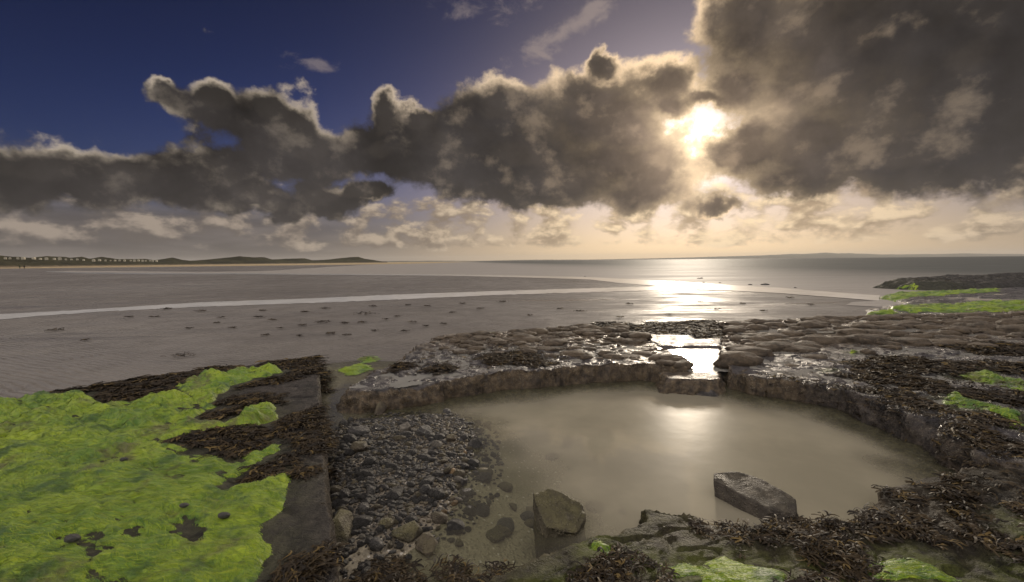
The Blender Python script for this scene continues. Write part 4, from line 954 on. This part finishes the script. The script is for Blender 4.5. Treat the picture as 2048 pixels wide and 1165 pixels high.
algae('green_weed_carpet', [ALGAE_POLYS[0]], [h_slab], (1.05, 6.8, -1.33, 0.0), 0.0036, 46000, 0.006, 0.072, R(-25), (0.03, 0.10), 0.0011, 5, 'bright green gutweed carpet over the rock slab on the left', bare=0.19, edge=0.13)
algae('green_weed_carpet', ALGAE_POLYS[1:8], [h_fore], (1.05, 3.4, -0.1, 1.3), 0.0045, 15000, 0.006, 0.022, R(-15), (0.04, 0.12), 0.0016, 6, 'green gutweed patches on the near brown rock shelf')
algae('green_weed_carpet', ALGAE_POLYS[8:14], [h_right], (2.6, 9.5, 0.5, 1.3), 0.0045, 9000, 0.010, 0.030, R(-10), (0.05, 0.15), 0.0018, 7, 'green gutweed streaks on the right ledge')
algae('green_weed_carpet', ALGAE_POLYS[14:], [h_mid, lambda x, y: (np.zeros(np.shape(x)) + 0.03, 0)], (6.0, 9.6, -0.5, 0.1), 0.0045, 2500, 0.002, 0.03, R(-10), (0.05, 0.15), 0.0018, 8, 'small green gutweed patches at the left side of the central ledge', warp=0.25, wf=3.5, bare=0.0)
algae('green_weed_carpet', ALGAE_REEF, [h_reefg, h_reefd, h_right], (9.5, 32, 0.45, 1.7), 0.0036, 9000, 0.01, 0.06, 0, (0.1, 0.3), 0.0015, 9, 'green weed bands on the reefs beyond the right ledge', warp=0.9, wf=0.9, bare=-0.02)

# ================================================================== brown seaweed
def frond_batch(pts, z0, L, th, lift, wid, seed):
    """forked fronds: a stem that splits in two, lying loosely over one another"""
    r = np.random.default_rng(seed); n = len(pts)
    Vs, Fs, Ts, off = [], [], [], 0
    tint = r.random(n)**1.3
    bend = r.normal(0, 0.35, n); up = np.stack([r.normal(0, .42, n), r.normal(0, .42, n), np.ones(n)], 1)
    def grow(start, zs, th, length, k, lift_a, lift_b, w0, w1, bend):
        P = np.zeros((n, k, 3)); cur = start.copy(); t = th.copy()
        for j in range(k):
            P[:, j, :2] = cur; f = j/(k-1)
            P[:, j, 2] = zs + lift*(lift_a + (lift_b-lift_a)*f + 0.5*math.sin(f*math.pi))
            cur = cur + np.stack([np.cos(t), np.sin(t)], 1)*(length/(k-1))[:, None]; t = t + bend
        W = wid[:, None]*np.linspace(w0, w1, k)[None, :]
        return P, W, t
    P0, W0, t0 = grow(pts, z0, th, L*0.5, 3, 0.0, 0.7, 0.45, 0.9, bend)
    out = [(P0, W0)]
    for sg in (-1, 1):
        P1, W1, _ = grow(P0[:, -1, :2], z0, t0 + sg*(0.35 + 0.25*r.random(n)), L*0.5, 4, 0.7, r.uniform(-0.1, 0.9), 0.9, 0.55, bend*0.6 + r.normal(0, .2, n))
        W1[:, 2] *= 1.35
        out.append((P1, W1))
    for P, W in out:
        v, f, tt = ribbon_batch(P, W, tint, up)
        Vs.append(v); Fs.append(f + off); Ts.append(tt); off += len(v)
    return np.concatenate(Vs), np.concatenate(Fs), np.concatenate(Ts)
def wrack(name, poly, hfs, mound, n, Lr, wr, seed, dens_amp=1.0):
    r = np.random.default_rng(seed)
    P = np.array(poly); lo, hi = P.min(0) - 0.1, P.max(0) + 0.1
    c = lo + r.random((n*14, 2))*(hi - lo)
    d = sdist(poly, c[:, 0] + 0.09*fbm(c[:, 0]*5 + seed, c[:, 1]*5, o=3), c[:, 1] + 0.09*fbm(c[:, 0]*5 + 9, c[:, 1]*5, o=3))
    keep = (d > -0.03) & (fbm(c[:, 0]*5.5, c[:, 1]*5.5 + seed, o=2)*1.5 + 0.30 + d*1.2 > r.random(len(c))*0.55*dens_amp)
    c = c[keep][:n]; d = d[keep][:n]
    g = np.full(len(c), 0.005)
    for f in hfs: g = np.maximum(g, f(c[:, 0], c[:, 1])[0])
    w = ss(d, -0.02, 0.14)
    z = g + 0.003 + 0.8*mound*w*r.random(len(c))*(0.6 + 0.6*fbm(c[:, 0]*6, c[:, 1]*6, o=2))
    th = r.uniform(0, 2*math.pi, len(c))*0.38 + 3.0*fbm(c[:, 0]*2 + seed, c[:, 1]*2, o=2) - 1.2
    V, Fq, T = frond_batch(c, z, r.uniform(Lr[0], Lr[1], len(c)), th, r.uniform(0.003, 0.015, len(c))*(0.6 + mound*9), r.uniform(wr[0], wr[1], len(c)), seed)
    return np_mesh(name, V, Fq, M_weed, {'tint': T})
for i, (k, poly, mound, label) in enumerate(WRACK):
    P = np.array(poly); area = 0.5*abs(np.dot(P[:, 0], np.roll(P[:, 1], 1)) - np.dot(P[:, 1], np.roll(P[:, 0], 1)))
    dist = float(np.hypot(*P.mean(0)))
    sc = 0.65 + 0.17*dist
    n = int(np.clip(area*(6000 if k in ('fore', 'right') else 7500)/sc**2, 80, 2600))
    o = link('seaweed_clump', wrack('seaweed_clump', poly, HK[k] + ([h_gap] if k == 'mid' else []), mound, n, (0.035*sc, 0.115*sc), (0.005*sc, 0.0115*sc), 100 + i))
    tag(o, label, 'seaweed', 'brown seaweed clumps on the rocks')
# ragged seaweed beards on the right cliff and loose bits between the clumps
def beard(name, line, hf, n, seed, label, spread=0.12):
    r = np.random.default_rng(seed); L = np.array(line)
    seg = r.integers(0, len(L)-1, n); f = r.random(n)
    c = L[seg] + (L[seg+1]-L[seg])*f[:, None] + r.normal(0, spread, (n, 2))
    c = c[fbm(c[:, 0]*3 + seed, c[:, 1]*3, o=2) > -0.12]
    h = hf(c[:, 0], c[:, 1])[0]; c = c[h > -0.02]; h = h[h > -0.02]
    V, Fq, T = frond_batch(c, h + 0.004, r.uniform(0.05, 0.13, len(c)), r.uniform(0, 6.3, len(c)), r.uniform(0.01, 0.03, len(c)), r.uniform(0.007, 0.014, len(c)), seed)
    tag(link(name, np_mesh(name, V, Fq, M_weed, {'tint': T})), label, 'seaweed', kind='stuff')
beard('seaweed_fringe', RIGHT[2:10], h_right, 2400, 61, 'scattered brown seaweed hanging along the low cliff right of the pool', 0.16)
beard('seaweed_scatter', [(3.6, 5.2), (4.6, 4.4), (5.4, 5.2), (4.4, 6.0), (6.2, 5.6)], h_right, 800, 62, 'scattered dark seaweed over the wet middle of the right ledge', 0.5)
beard('seaweed_scatter', [(-1.2, 6.2), (-0.2, 6.6), (0.8, 6.8), (-1.0, 7.4)], h_mid, 900, 63, 'loose dark seaweed bits on the central ledge top', 0.35)
beard('seaweed_scatter', [(2.9, 3.0), (3.4, 2.6), (3.2, 2.2), (2.6, 2.0)], h_fore, 260, 64, 'loose seaweed bits on the near grey rock at the right', 0.3)
beard('seaweed_fringe', [(20.2, 22.6), (24, 24.5), (30, 27), (38, 29)], h_reefd, 2500, 65, 'dark seaweed covering the far reef at the right', 1.3)

for i, (x, y, w) in enumerate(DRIFT):
    r = np.random.default_rng(500 + i); sc = 0.5 + 0.10*y
    if i not in (0, 15, 43): w = w*r.choice([0.35, 0.5, 0.7, 0.95])
    n = int(14 + 60*min(1, w/1.0))
    c = np.stack([r.normal(0, w*0.26, n), r.normal(0, w*0.17, n)], 1)
    V, Fq, T = frond_batch(c, np.full(n, 0.012) + 0.10*w*r.random(n)*np.exp(-(c[:, 0]/(w*.3))**2), r.uniform(.05, .12, n)*sc*0.6, r.normal(0, .6, n) + np.where(r.random(n) < .5, 3.14, 0), r.uniform(.005, .02, n)*sc, r.uniform(.008, .016, n)*sc*0.7, 900 + i)
    o = link('seaweed_scrap', np_mesh('seaweed_scrap', V, Fq, M_weed, {'tint': T}), loc=(x, y, 0.02))
    big = {15: 'largest dark seaweed scrap on the sand, left of the picture centre', 43: 'flat seaweed scrap on the sand nearest the mossy slab', 0: 'long thin seaweed scrap on the sand at far left'}.get(i)
    az_ = math.degrees(math.atan2(x, y)); where = 'at far left' if az_ < -36 else ('left of the slab corner' if az_ < -24 else ('behind the slab corner' if az_ < -10 else ('behind the central ledge' if az_ < 12 else 'behind the gap pool')))
    depth_ = 'by the pale stream' if y > 14.5 else ('halfway to the stream' if y > 11 else 'near the rocks')
    lab_ = '%s dark seaweed scrap on sand %s, %s' % ('wide' if w > 0.3 else 'small', where, depth_)
    tag(o, big or lab_, 'seaweed', 'seaweed scraps on the sand' if big else lab_)

# ================================================================== stones
def hull_mesh(name, pts, mat, cuts=3, amp=0.02, freq=5.0, bevel=0.012, seed=0.0):
    bm = bmesh.new()
    for p in pts: bm.verts.new(p)
    r = bmesh.ops.convex_hull(bm, input=bm.verts)
    bmesh.ops.delete(bm, geom=[v for v in bm.verts if not v.link_faces], context='VERTS')
    bmesh.ops.dissolve_limit(bm, angle_limit=R(6), verts=bm.verts, edges=bm.edges)
    if bevel: bmesh.ops.bevel(bm, geom=list(bm.edges), offset=bevel, segments=2, profile=0.6, affect='EDGES', clamp_overlap=True)
    bmesh.ops.triangulate(bm, faces=bm.faces)
    for _ in range(cuts):
        lens = sorted(e.calc_length() for e in bm.edges); cut = lens[int(len(lens)*0.35)]
        bmesh.ops.subdivide_edges(bm, edges=[e for e in bm.edges if e.calc_length() > cut], cuts=1)
        bmesh.ops.triangulate(bm, faces=bm.faces)
    bm.normal_update()
    V = np.array([v.co[:] for v in bm.verts]); N = np.array([v.normal[:] for v in bm.verts])
    k = fbm(V[:, 0]*freq + seed, V[:, 1]*freq, V[:, 2]*freq, o=4)*amp*2
    for v, c in zip(bm.verts, V + N*k[:, None]): v.co = c
    for f in bm.faces: f.smooth = True
    me = bpy.data.meshes.new(name); bm.to_mesh(me); bm.free(); me.materials.append(mat)
    return me
# two big blocks in the pool
b1 = hull_mesh('boulder', [(-.155, .02, -.22), (-.155, .02, .155), (-.165, .10, .19), (-.05, .15, .185), (.04, .12, .15), (.16, .10, .11), (.175, .0, .07), (.165, -.05, -.22), (.10, -.10, .02), (-.02, -.11, .06), (-.09, -.12, .075), (-.12, -.12, -.22), (-.11, -.08, .10), (.16, .14, -.22), (-.15, .16, -.22)], M_boulder, 4, 0.018, 9, 0.006, 1.3)
for v_ in b1.vertices: v_.co = (v_.co.x*0.9, v_.co.y*0.9, v_.co.z*0.86)
tag(link('boulder', b1, loc=(0.27, 2.64, 0.0)), 'angular olive grey boulder standing in the pool, left of the two', 'boulder')
b2 = hull_mesh('boulder', [(-.17, .13, -.2), (-.20, .12, .13), (-.17, .19, .15), (-.02, .20, .155), (.10, .14, .15), (.16, .05, .14), (.27, -.10, .10), (.28, -.13, -.2), (.10, -.21, .075), (.02, -.20, .09), (-.10, -.05, .11), (.0, -.22, -.2), (.12, -.23, -.2), (.22, .14, -.2), (-.14, .2, -.2), (.20, -.2, .05)], M_boulder2, 4, 0.007, 7, 0.008, 5.1)
for v_ in b2.vertices: v_.co = (v_.co.x*0.92, v_.co.y*0.92, v_.co.z*0.9)
tag(link('boulder', b2, loc=(1.53, 2.86, 0.0)), 'large flat topped dark boulder half in the pool, beside the seaweed pile', 'boulder')
def rnd_stone(seed, sx, sy, sz, mat, round_=True):
    r = np.random.default_rng(seed)
    if round_: return blob_mesh('stone', seed, sx, sy, sz, mat, 3, 0.10, 1.3)
    p = r.normal(size=(14, 3)); p /= np.linalg.norm(p, axis=1)[:, None]
    return hull_mesh('stone', p*np.array([sx, sy, sz]), mat, 2, 0.05*min(sx, sz), 1.2/sx, 0.12*min(sx, sz), seed*1.1)
SL = {'a': ('dark', 0, 'dark blue grey stone at the edge of the pebble bank, largest in the shallows'), 'b': ('dark', 0, 'small dark pointed stone standing alone in the shallows'),
 'c': ('brown', 0, 'brown weedy cube of stone alone in the water behind the pebble bank'), 'd': ('brown', 0, 'barnacled brown block between the pebble bank and central ledge'),
 'e': ('dark', 1, 'dark rounded stone at the far right corner of the pebble bank'), 'f': ('pale', 0, 'pale grey upright stone at the back of the pebble bank'),
 'g': ('brown', 0, 'flat tan slab among the pebbles near the straight slab edge'), 'h': ('grey', 1, 'long flat grey stone at the back left of the pebble bank'),
 'i': ('olive', 0, 'olive pointed stone in the water left of the angular boulder'), 'j': ('brown', 0, 'brown broken block where the pebbles meet the near shelf'),
 'k': ('olive', 0, 'olive mossy stone beside the brown broken block'), 'l': ('olive', 0, 'small upright stone in the shallow water by the near shelf'),
 'm': ('brown', 0, 'brown angular stone at the front edge of the pebbles'), 'n': ('olive', 0, 'low wedge of stone breaking the shallow water'),
 'o': ('dark', 1, 'smooth dark oval stone nearest the bottom of the pebble bank'), 'p': ('grey', 1, 'round grey stone at the front centre of the pebble bank'),
 'q': ('dark', 1, 'dark oval stone near the leaning slab'), 'r': ('dark', 1, 'dark round stone by the channel water at the back left'),
 's': ('dark', 1, 'smaller dark stone standing in the channel behind the pebbles'), 't': ('grey', 0, 'wide brown grey stone at the back right of the pebble bank with green tuft'),
 'u': ('brown', 0, 'rough brown stone at the right rim of the pebble bank'), 'v': ('ochre', 1, 'small orange tan pebble at the right rim of the bank'),
 'w': ('olive', 1, 'greenish round stone in front of the pebbles'), 'x': ('grey', 1, 'rounded grey stone in the middle front of the bank'),
 'y': ('brown', 0, 'small brown weedy stone at the shallow edge'), 'z': ('ochre', 1, 'ochre round pebble at the waterline of the bank')}
MT = {'dark': M_stone, 'grey': M_stone, 'brown': M_stone_b, 'pale': M_stone_p, 'ochre': M_stone_o, 'olive': M_boulder}
used = []
for i, (k, x, y, w, h) in enumerate(STONES):
    c, rd, lab = SL[k]
    me = rnd_stone(40 + i, w*0.52, w*0.42, h*0.55, MT[c], bool(rd))
    z = float(ground_h(np.array([x]), np.array([y]), [h_fore])[0])
    o = link('stone', me, loc=(x, y + w*0.3, z + h*0.18)); o.rotation_euler = (0, 0, i*1.3)
    tag(o, lab, 'stone', 'larger stones around the pebble bank'); used.append((x, y + w*0.3, w*0.5))
lean = hull_mesh('stone', [(-.05, -.10, -.1), (.05, -.12, -.1), (-.05, .20, -.1), (.06, .18, -.1), (-.065, -.02, .16), (-.02, .02, .165), (-.065, .18, .13), (.01, .16, .12), (.045, -.02, .05)], M_boulder, 3, 0.01, 6, 0.01, 9)
tag(link('stone', lean, loc=(-0.99, 2.50, -0.02)), 'tall tan slab leaning on the straight slab edge, green at its foot', 'stone', 'larger stones around the pebble bank')
for i, (x, y, w) in enumerate(WASH_STONES):
    o = link('stone', blob_mesh('stone', 200 + i, w*0.4, w*0.3, w*0.13, M_stone, 2, 0.2, 1.6), loc=(x, y, 0.035))
    tag(o, 'low dark stone in the bright wash at the sea edge', 'stone', 'stones in the sea wash')
# pebbles
peb = []
for mi, mt in enumerate([M_stone, M_stone, M_stone, M_stone_b, M_stone, M_stone_b, M_stone_p, M_stone_o]):
    r = np.random.default_rng(mi)
    peb.append(blob_mesh('pebble', 300 + mi, 1.0, r.uniform(.62, .9), r.uniform(.45, .7), mt, 2, 0.13, 1.1))
peb_low = [blob_mesh('gravel', 300 + k, 1.0, .75, .6, m_, 1, 0.15, 1.1) for k, m_ in enumerate([M_stone, M_stone, M_stone, M_stone_b, M_stone, M_stone_b, M_stone_p, M_stone_o])]
r = np.random.default_rng(77)
BANK_W = [(-1.74, 4.15), (-1.66, 4.55), (-1.17, 4.82), (-0.60, 4.86), (-0.15, 4.40), (-0.08, 3.5), (-0.15, 3.0), (-0.30, 2.6), (-0.6, 2.32), (-0.84, 2.1)]
pp = scatter(BANK_W, 90000, 0.022, 21, dens=lambda x, y: np.clip(0.12 + ss(y, 2.4, 3.1)*0.88, 0, 1)*(0.03 + 0.97*ss(sdist(BANK, x, y) + 0.12*fbm(x*4, y*4, o=2), -0.16, 0.12))*np.clip(1.1 - 0.5*ss(x, -0.75, -0.4)*ss(y, 3.6, 3.0), 0.1, 1))
sizes = np.exp(r.normal(math.log(0.0148), 0.48, len(pp))); sizes = np.clip(sizes, 0.009, 0.062)
ok = np.ones(len(pp), bool)
for (ux, uy, ur) in used: ok &= (pp[:, 0]-ux)**2 + (pp[:, 1]-uy)**2 > (ur*0.8)**2
pp, sizes = pp[ok], sizes[ok]
zz = h_bed(pp[:, 0], pp[:, 1])[0]
order = np.argsort(-sizes/np.hypot(pp[:, 0], pp[:, 1]))
sv, sf, off = [[], [], []], [[], [], []], [0, 0, 0]
for i, k in enumerate(order):
    s = sizes[k]; v = int(r.choice(8, p=[.22, .20, .19, .13, .12, .08, .045, .015]))
    me = peb[v]
    M = Matrix.Translation((pp[k, 0], pp[k, 1], zz[k] + s*0.28)) @ Matrix.Rotation(r.uniform(0, 6.28), 4, 'Z') @ Matrix.Rotation(r.normal(0, .25), 4, 'X') @ Matrix.Diagonal((s*r.uniform(.85, 1.35), s, s*r.uniform(.7, 1.1), 1))
    if i < 290:
        o = link('pebble', me); o.matrix_world = M
        px_, py_ = pp[k]; hue = {6: 'pale grey', 7: 'orange tan', 3: 'brown', 5: 'brown'}.get(v, 'dark grey')
        size = 'large' if s > 0.029 else ('middling' if s > 0.022 else 'small')
        side = 'beside the straight slab edge' if sdist(SLAB, np.array([px_]), np.array([py_]))[0] > -0.28 else ('along the waterline' if sdist(BANK, np.array([px_]), np.array([py_]))[0] < 0.2 else 'in the middle')
        deep_ = 'at the back of the bank' if py_ > 3.9 else ('halfway up the bank' if py_ > 3.2 else 'at the front of the bank')
        tag(o, '%s %s pebble %s %s' % (size, hue, side, deep_), 'pebble', '%s %s pebbles %s %s' % (size, hue, side, deep_))
    else:
        me = peb_low[v]
        q = 0 if v in (0, 1, 2, 4) else (1 if v in (3, 5) else 2)
        co = np.array([c.co[:] for c in me.vertices]) if not hasattr(blob_mesh, 'c%d' % v) else getattr(blob_mesh, 'c%d' % v)
        fc = np.array([p.vertices[:] for p in me.polygons]) if not hasattr(blob_mesh, 'f%d' % v) else getattr(blob_mesh, 'f%d' % v)
        setattr(blob_mesh, 'c%d' % v, co); setattr(blob_mesh, 'f%d' % v, fc)
        m = np.array(M); sv[q].append(co @ m[:3, :3].T + m[:3, 3]); sf[q].append(fc + off[q]); off[q] += len(co)
print('pebbles', len(pp))
for q, (mt, nm) in enumerate([(M_stone, 'grey'), (M_stone_b, 'brown'), (M_stone_p, 'pale')]):
    if sv[q]: tag(link('gravel', np_mesh('gravel', np.concatenate(sv[q]), np.concatenate(sf[q]), mt)), 'fine %s gravel between the pebbles of the bank' % nm, 'gravel', kind='stuff')
# small stones lying in the green weed, and under the shallow water
for i, (x, y, w, lab) in enumerate([(-2.62, 2.98, .028, 'dark stone in the green carpet, farthest of the dark ones'), (-1.80, 2.40, .025, 'dark stone in the green carpet right of its middle'), (-1.52, 2.30, .032, 'largest dark stone in the green carpet near the bare rock'), (-2.12, 2.10, .038, 'dark oblong stone low in the green carpet')]):
    z = float(h_slab(np.array([x]), np.array([y]))[0][0])
    o = link('stone', blob_mesh('stone', 400 + i, w, w*.6, w*.5, M_stone, 2, 0.12), loc=(x, y, z + 0.035)); tag(o, lab, 'stone', 'dark stones in the green weed')
r = np.random.default_rng(91)
for i in range(26):
    x, y = r.uniform(-0.38, 0.15 if i < 16 else 1.2), r.uniform(2.6, 3.5 if i < 16 else 4.6)
    z = float(h_bed(np.array([x]), np.array([y]))[0][0]); s = r.uniform(.03, .08)
    o = link('sunken_stone', rnd_stone(600 + i, s, s*.8, s*.5, M_stone if i % 3 else M_stone_b, i % 2 == 0), loc=(x, y, z + s*0.15)); o.rotation_euler = (0, 0, i)
    tag(o, 'sunken stone under the clear shallow water left of the angular boulder' if i < 16 else 'dim sunken stone on the sandy bed out in the pool', 'stone', 'stones under the shallow water' if i < 16 else 'stones on the pool bed')

# ================================================================== dunes, far land and what stands there
D = np.array(DUNES); nu, nv = 420, 60
u = np.linspace(0, 1, nu); su = np.linspace(0, 1, len(D))
# even spacing along the ridge
dl = np.concatenate([[0], np.cumsum(np.hypot(np.diff(D[:, 0]), np.diff(D[:, 1])))]); dl /= dl[-1]
bx, by, bh = (np.interp(u, dl, D[:, i]) for i in range(3))
rr = np.hypot(bx, by); ox, oy = bx/rr, by/rr
v = np.linspace(0, 1, nv)
dep = 150 + 0*u
PX = bx[:, None] + ox[:, None]*(v[None, :]-0.62)*dep[:, None]; PY = by[:, None] + oy[:, None]*(v[None, :]-0.62)*dep[:, None]
shelf = np.minimum(0.62*bh, 7.6)
sc_ = (np.hypot(PX, PY)/rr[:, None])
hh = shelf[:, None]*ss(v, 0.02, 0.30)[None, :]*(0.8 + 0.12*fbm(PX*0.03, PY*0.03, o=3)) + (bh - shelf*0.8)[:, None]*ss(v, 0.45, 0.62)[None, :]*(1 - 0.75*ss(v, 0.62, 1.0)[None, :])
hh = hh + 0.5*fbm(PX*0.06, PY*0.06, o=4)*ss(v, 0.02, .25)[None, :] - 0.6*(v[None, :] < 0.01)
V = np.stack([PX.ravel(), PY.ravel(), hh.ravel()], 1)
tag(link('dunes', np_mesh('dunes', V, grid_faces(nu, nv, np.ones((nu-1, nv-1), bool)), M_dune)), kind='structure')
def dune_h(x, y):
    i = np.argmin((PX-x)**2 + (PY-y)**2); return float(hh.ravel()[i])
M_van = flat_mat('cream_caravan', (0.55, 0.52, 0.42), 0.6)
def caravan_mesh():
    w, l, h, rf = 1.9, 3.6, 2.5, 3.2
    V = [(-w, -l, -1.5), (w, -l, -1.5), (w, l, -1.5), (-w, l, -1.5), (-w, -l, h), (w, -l, h), (w, l, h), (-w, l, h), (0, -l-.1, rf), (0, l+.1, rf)]
    Fc = [(0, 1, 5, 8, 4), (2, 3, 7, 9, 6), (1, 2, 6, 5), (3, 0, 4, 7), (5, 6, 9, 8), (7, 4, 8, 9), (3, 2, 1, 0)]
    me = bpy.data.meshes.new('static_caravan'); me.from_pydata(V, [], Fc); me.materials.append(M_van); return me
cm = caravan_mesh()
for i, (x, y, z) in enumerate(CARAVANS):
    zz_ = dune_h(x, y)
    o = link('static_caravan', cm, loc=(x, y, max(z, zz_) + 0.3)); o.rotation_euler = (0, 0, math.atan2(-x, y) + random.uniform(-.4, .4))
    s = random.uniform(.32, .66); o.scale = (s, s, s)
    ordn = ['first', 'second', 'third', 'fourth', 'fifth', 'sixth', 'seventh', 'eighth', 'ninth', 'tenth', 'eleventh', 'twelfth', 'thirteenth', 'fourteenth']
    half = i < 14
    tag(o, '%s pale caravan from the %s end of the row along the dunes' % (ordn[i if half else 27 - i], 'left' if half else 'right'), 'caravan', 'row of caravans on the dunes')
def hills(name, prof, depth, mat, amp, seed):
    D = np.array(prof, float); n = 260
    u = np.linspace(0, len(D)-1, n); x, y, h = (np.interp(u, np.arange(len(D)), D[:, i]) for i in range(3))
    h = np.maximum(h*(1 + amp*fbm(u*1.7, u*0 + seed, o=4)), 0.5)
    rows = [(0.0, -1.0), (0.15, .55), (0.35, 1.0), (0.7, .7), (1.0, .02)]
    V = np.concatenate([np.stack([x*(1 + f*depth/y), y + f*depth, h*k if k > -1 else np.full(n, -0.4)], 1) for f, k in rows])
    tag(link(name, np_mesh(name, V, grid_faces(len(rows), n, np.ones((len(rows)-1, n-1), bool)), mat)), kind='structure')
M_far = flat_mat('far_land', (0.055, 0.060, 0.045), 0.95, 0.1)
hills('far_hills', FAR_HILLS, 1500, M_far, 0.25, 3.3)
hills('far_coast', FAR_COAST, 600, M_far, 0.5, 8.8)

def walker(loc, rz, cloth, stride, label):
    me = bpy.data.meshes.new('person')
    J = {'pel': (0, 0, .93, .15), 'che': (0, .02, 1.28, .17), 'nek': (0, .02, 1.47, .06), 'hd0': (0, .03, 1.56, .085), 'hd1': (0, .03, 1.70, .09)}
    for s, sg in (('l', -1), ('r', 1)):
        f = stride*sg
        J['hip'+s] = (.09*sg, 0, .88, .10); J['kne'+s] = (.10*sg, f*.12+.03, .48, .07); J['ank'+s] = (.10*sg, f*.26, .08, .05); J['toe'+s] = (.10*sg, f*.26+.16, .04, .045)
        J['sho'+s] = (.19*sg, .02, 1.41, .07); J['elb'+s] = (.25*sg, -f*.10, 1.13, .055); J['han'+s] = (.25*sg, -f*.16+.10, .90, .045)
    E_ = [('pel', 'che'), ('che', 'nek'), ('nek', 'hd0'), ('hd0', 'hd1')]
    for s in 'lr': E_ += [('pel', 'hip'+s), ('hip'+s, 'kne'+s), ('kne'+s, 'ank'+s), ('ank'+s, 'toe'+s), ('che', 'sho'+s), ('sho'+s, 'elb'+s), ('elb'+s, 'han'+s)]
    ks = list(J); me.from_pydata([J[k][:3] for k in ks], [(ks.index(a), ks.index(b)) for a, b in E_], [])
    o = link('person', me, loc=loc); o.rotation_euler = (0, 0, rz)
    me.materials.append(cloth)
    sk = o.modifiers.new('skin', 'SKIN'); sv_ = me.skin_vertices[0].data
    for i, k in enumerate(ks): sv_[i].radius = (J[k][3],)*2; sv_[i].use_root = (k == 'pel')
    o.modifiers.new('sub', 'SUBSURF').levels = 1; o.modifiers['sub'].render_levels = 1
    tag(o, label, 'person', 'walkers on the far beach')
walker((*WALKERS[0], 0.03), 0.6, flat_mat('green_coat', (0.03, 0.06, 0.035), 0.8), 1.0, 'left of two distant walkers on the beach, in a dark green coat')
walker((*WALKERS[1], 0.03), 0.9, flat_mat('dark_coat', (0.025, 0.022, 0.022), 0.8), -0.8, 'right of two distant walkers on the beach, in dark clothing')

# ================================================================== hazy air over the bay
hz_me = bpy.data.meshes.new('haze')
hx, hy0, hy1, hz0, hz1 = 33000.0, -60.0, 14600.0, -1.6, 150.0
hz_me.from_pydata([(-hx, hy0, hz0), (hx, hy0, hz0), (hx, hy1, hz0), (-hx, hy1, hz0), (-hx, hy0, hz1), (hx, hy0, hz1), (hx, hy1, hz1), (-hx, hy1, hz1)], [],
                  [(3, 2, 1, 0), (4, 5, 6, 7), (0, 1, 5, 4), (1, 2, 6, 5), (2, 3, 7, 6), (3, 0, 4, 7)])
hm = bpy.data.materials.new('bay_haze'); hm.use_nodes = True
ht = hm.node_tree; ht.nodes.clear()
pv = ht.nodes.new('ShaderNodeVolumePrincipled'); pv.inputs['Color'].default_value = (0.95, 0.93, 0.90, 1)
pv.inputs['Density'].default_value = 6.0e-5; pv.inputs['Anisotropy'].default_value = 0.35
ho = ht.nodes.new('ShaderNodeOutputMaterial'); ht.links.new(pv.outputs[0], ho.inputs['Volume'])
hz_me.materials.append(hm)
tag(link('haze', hz_me), kind='stuff')
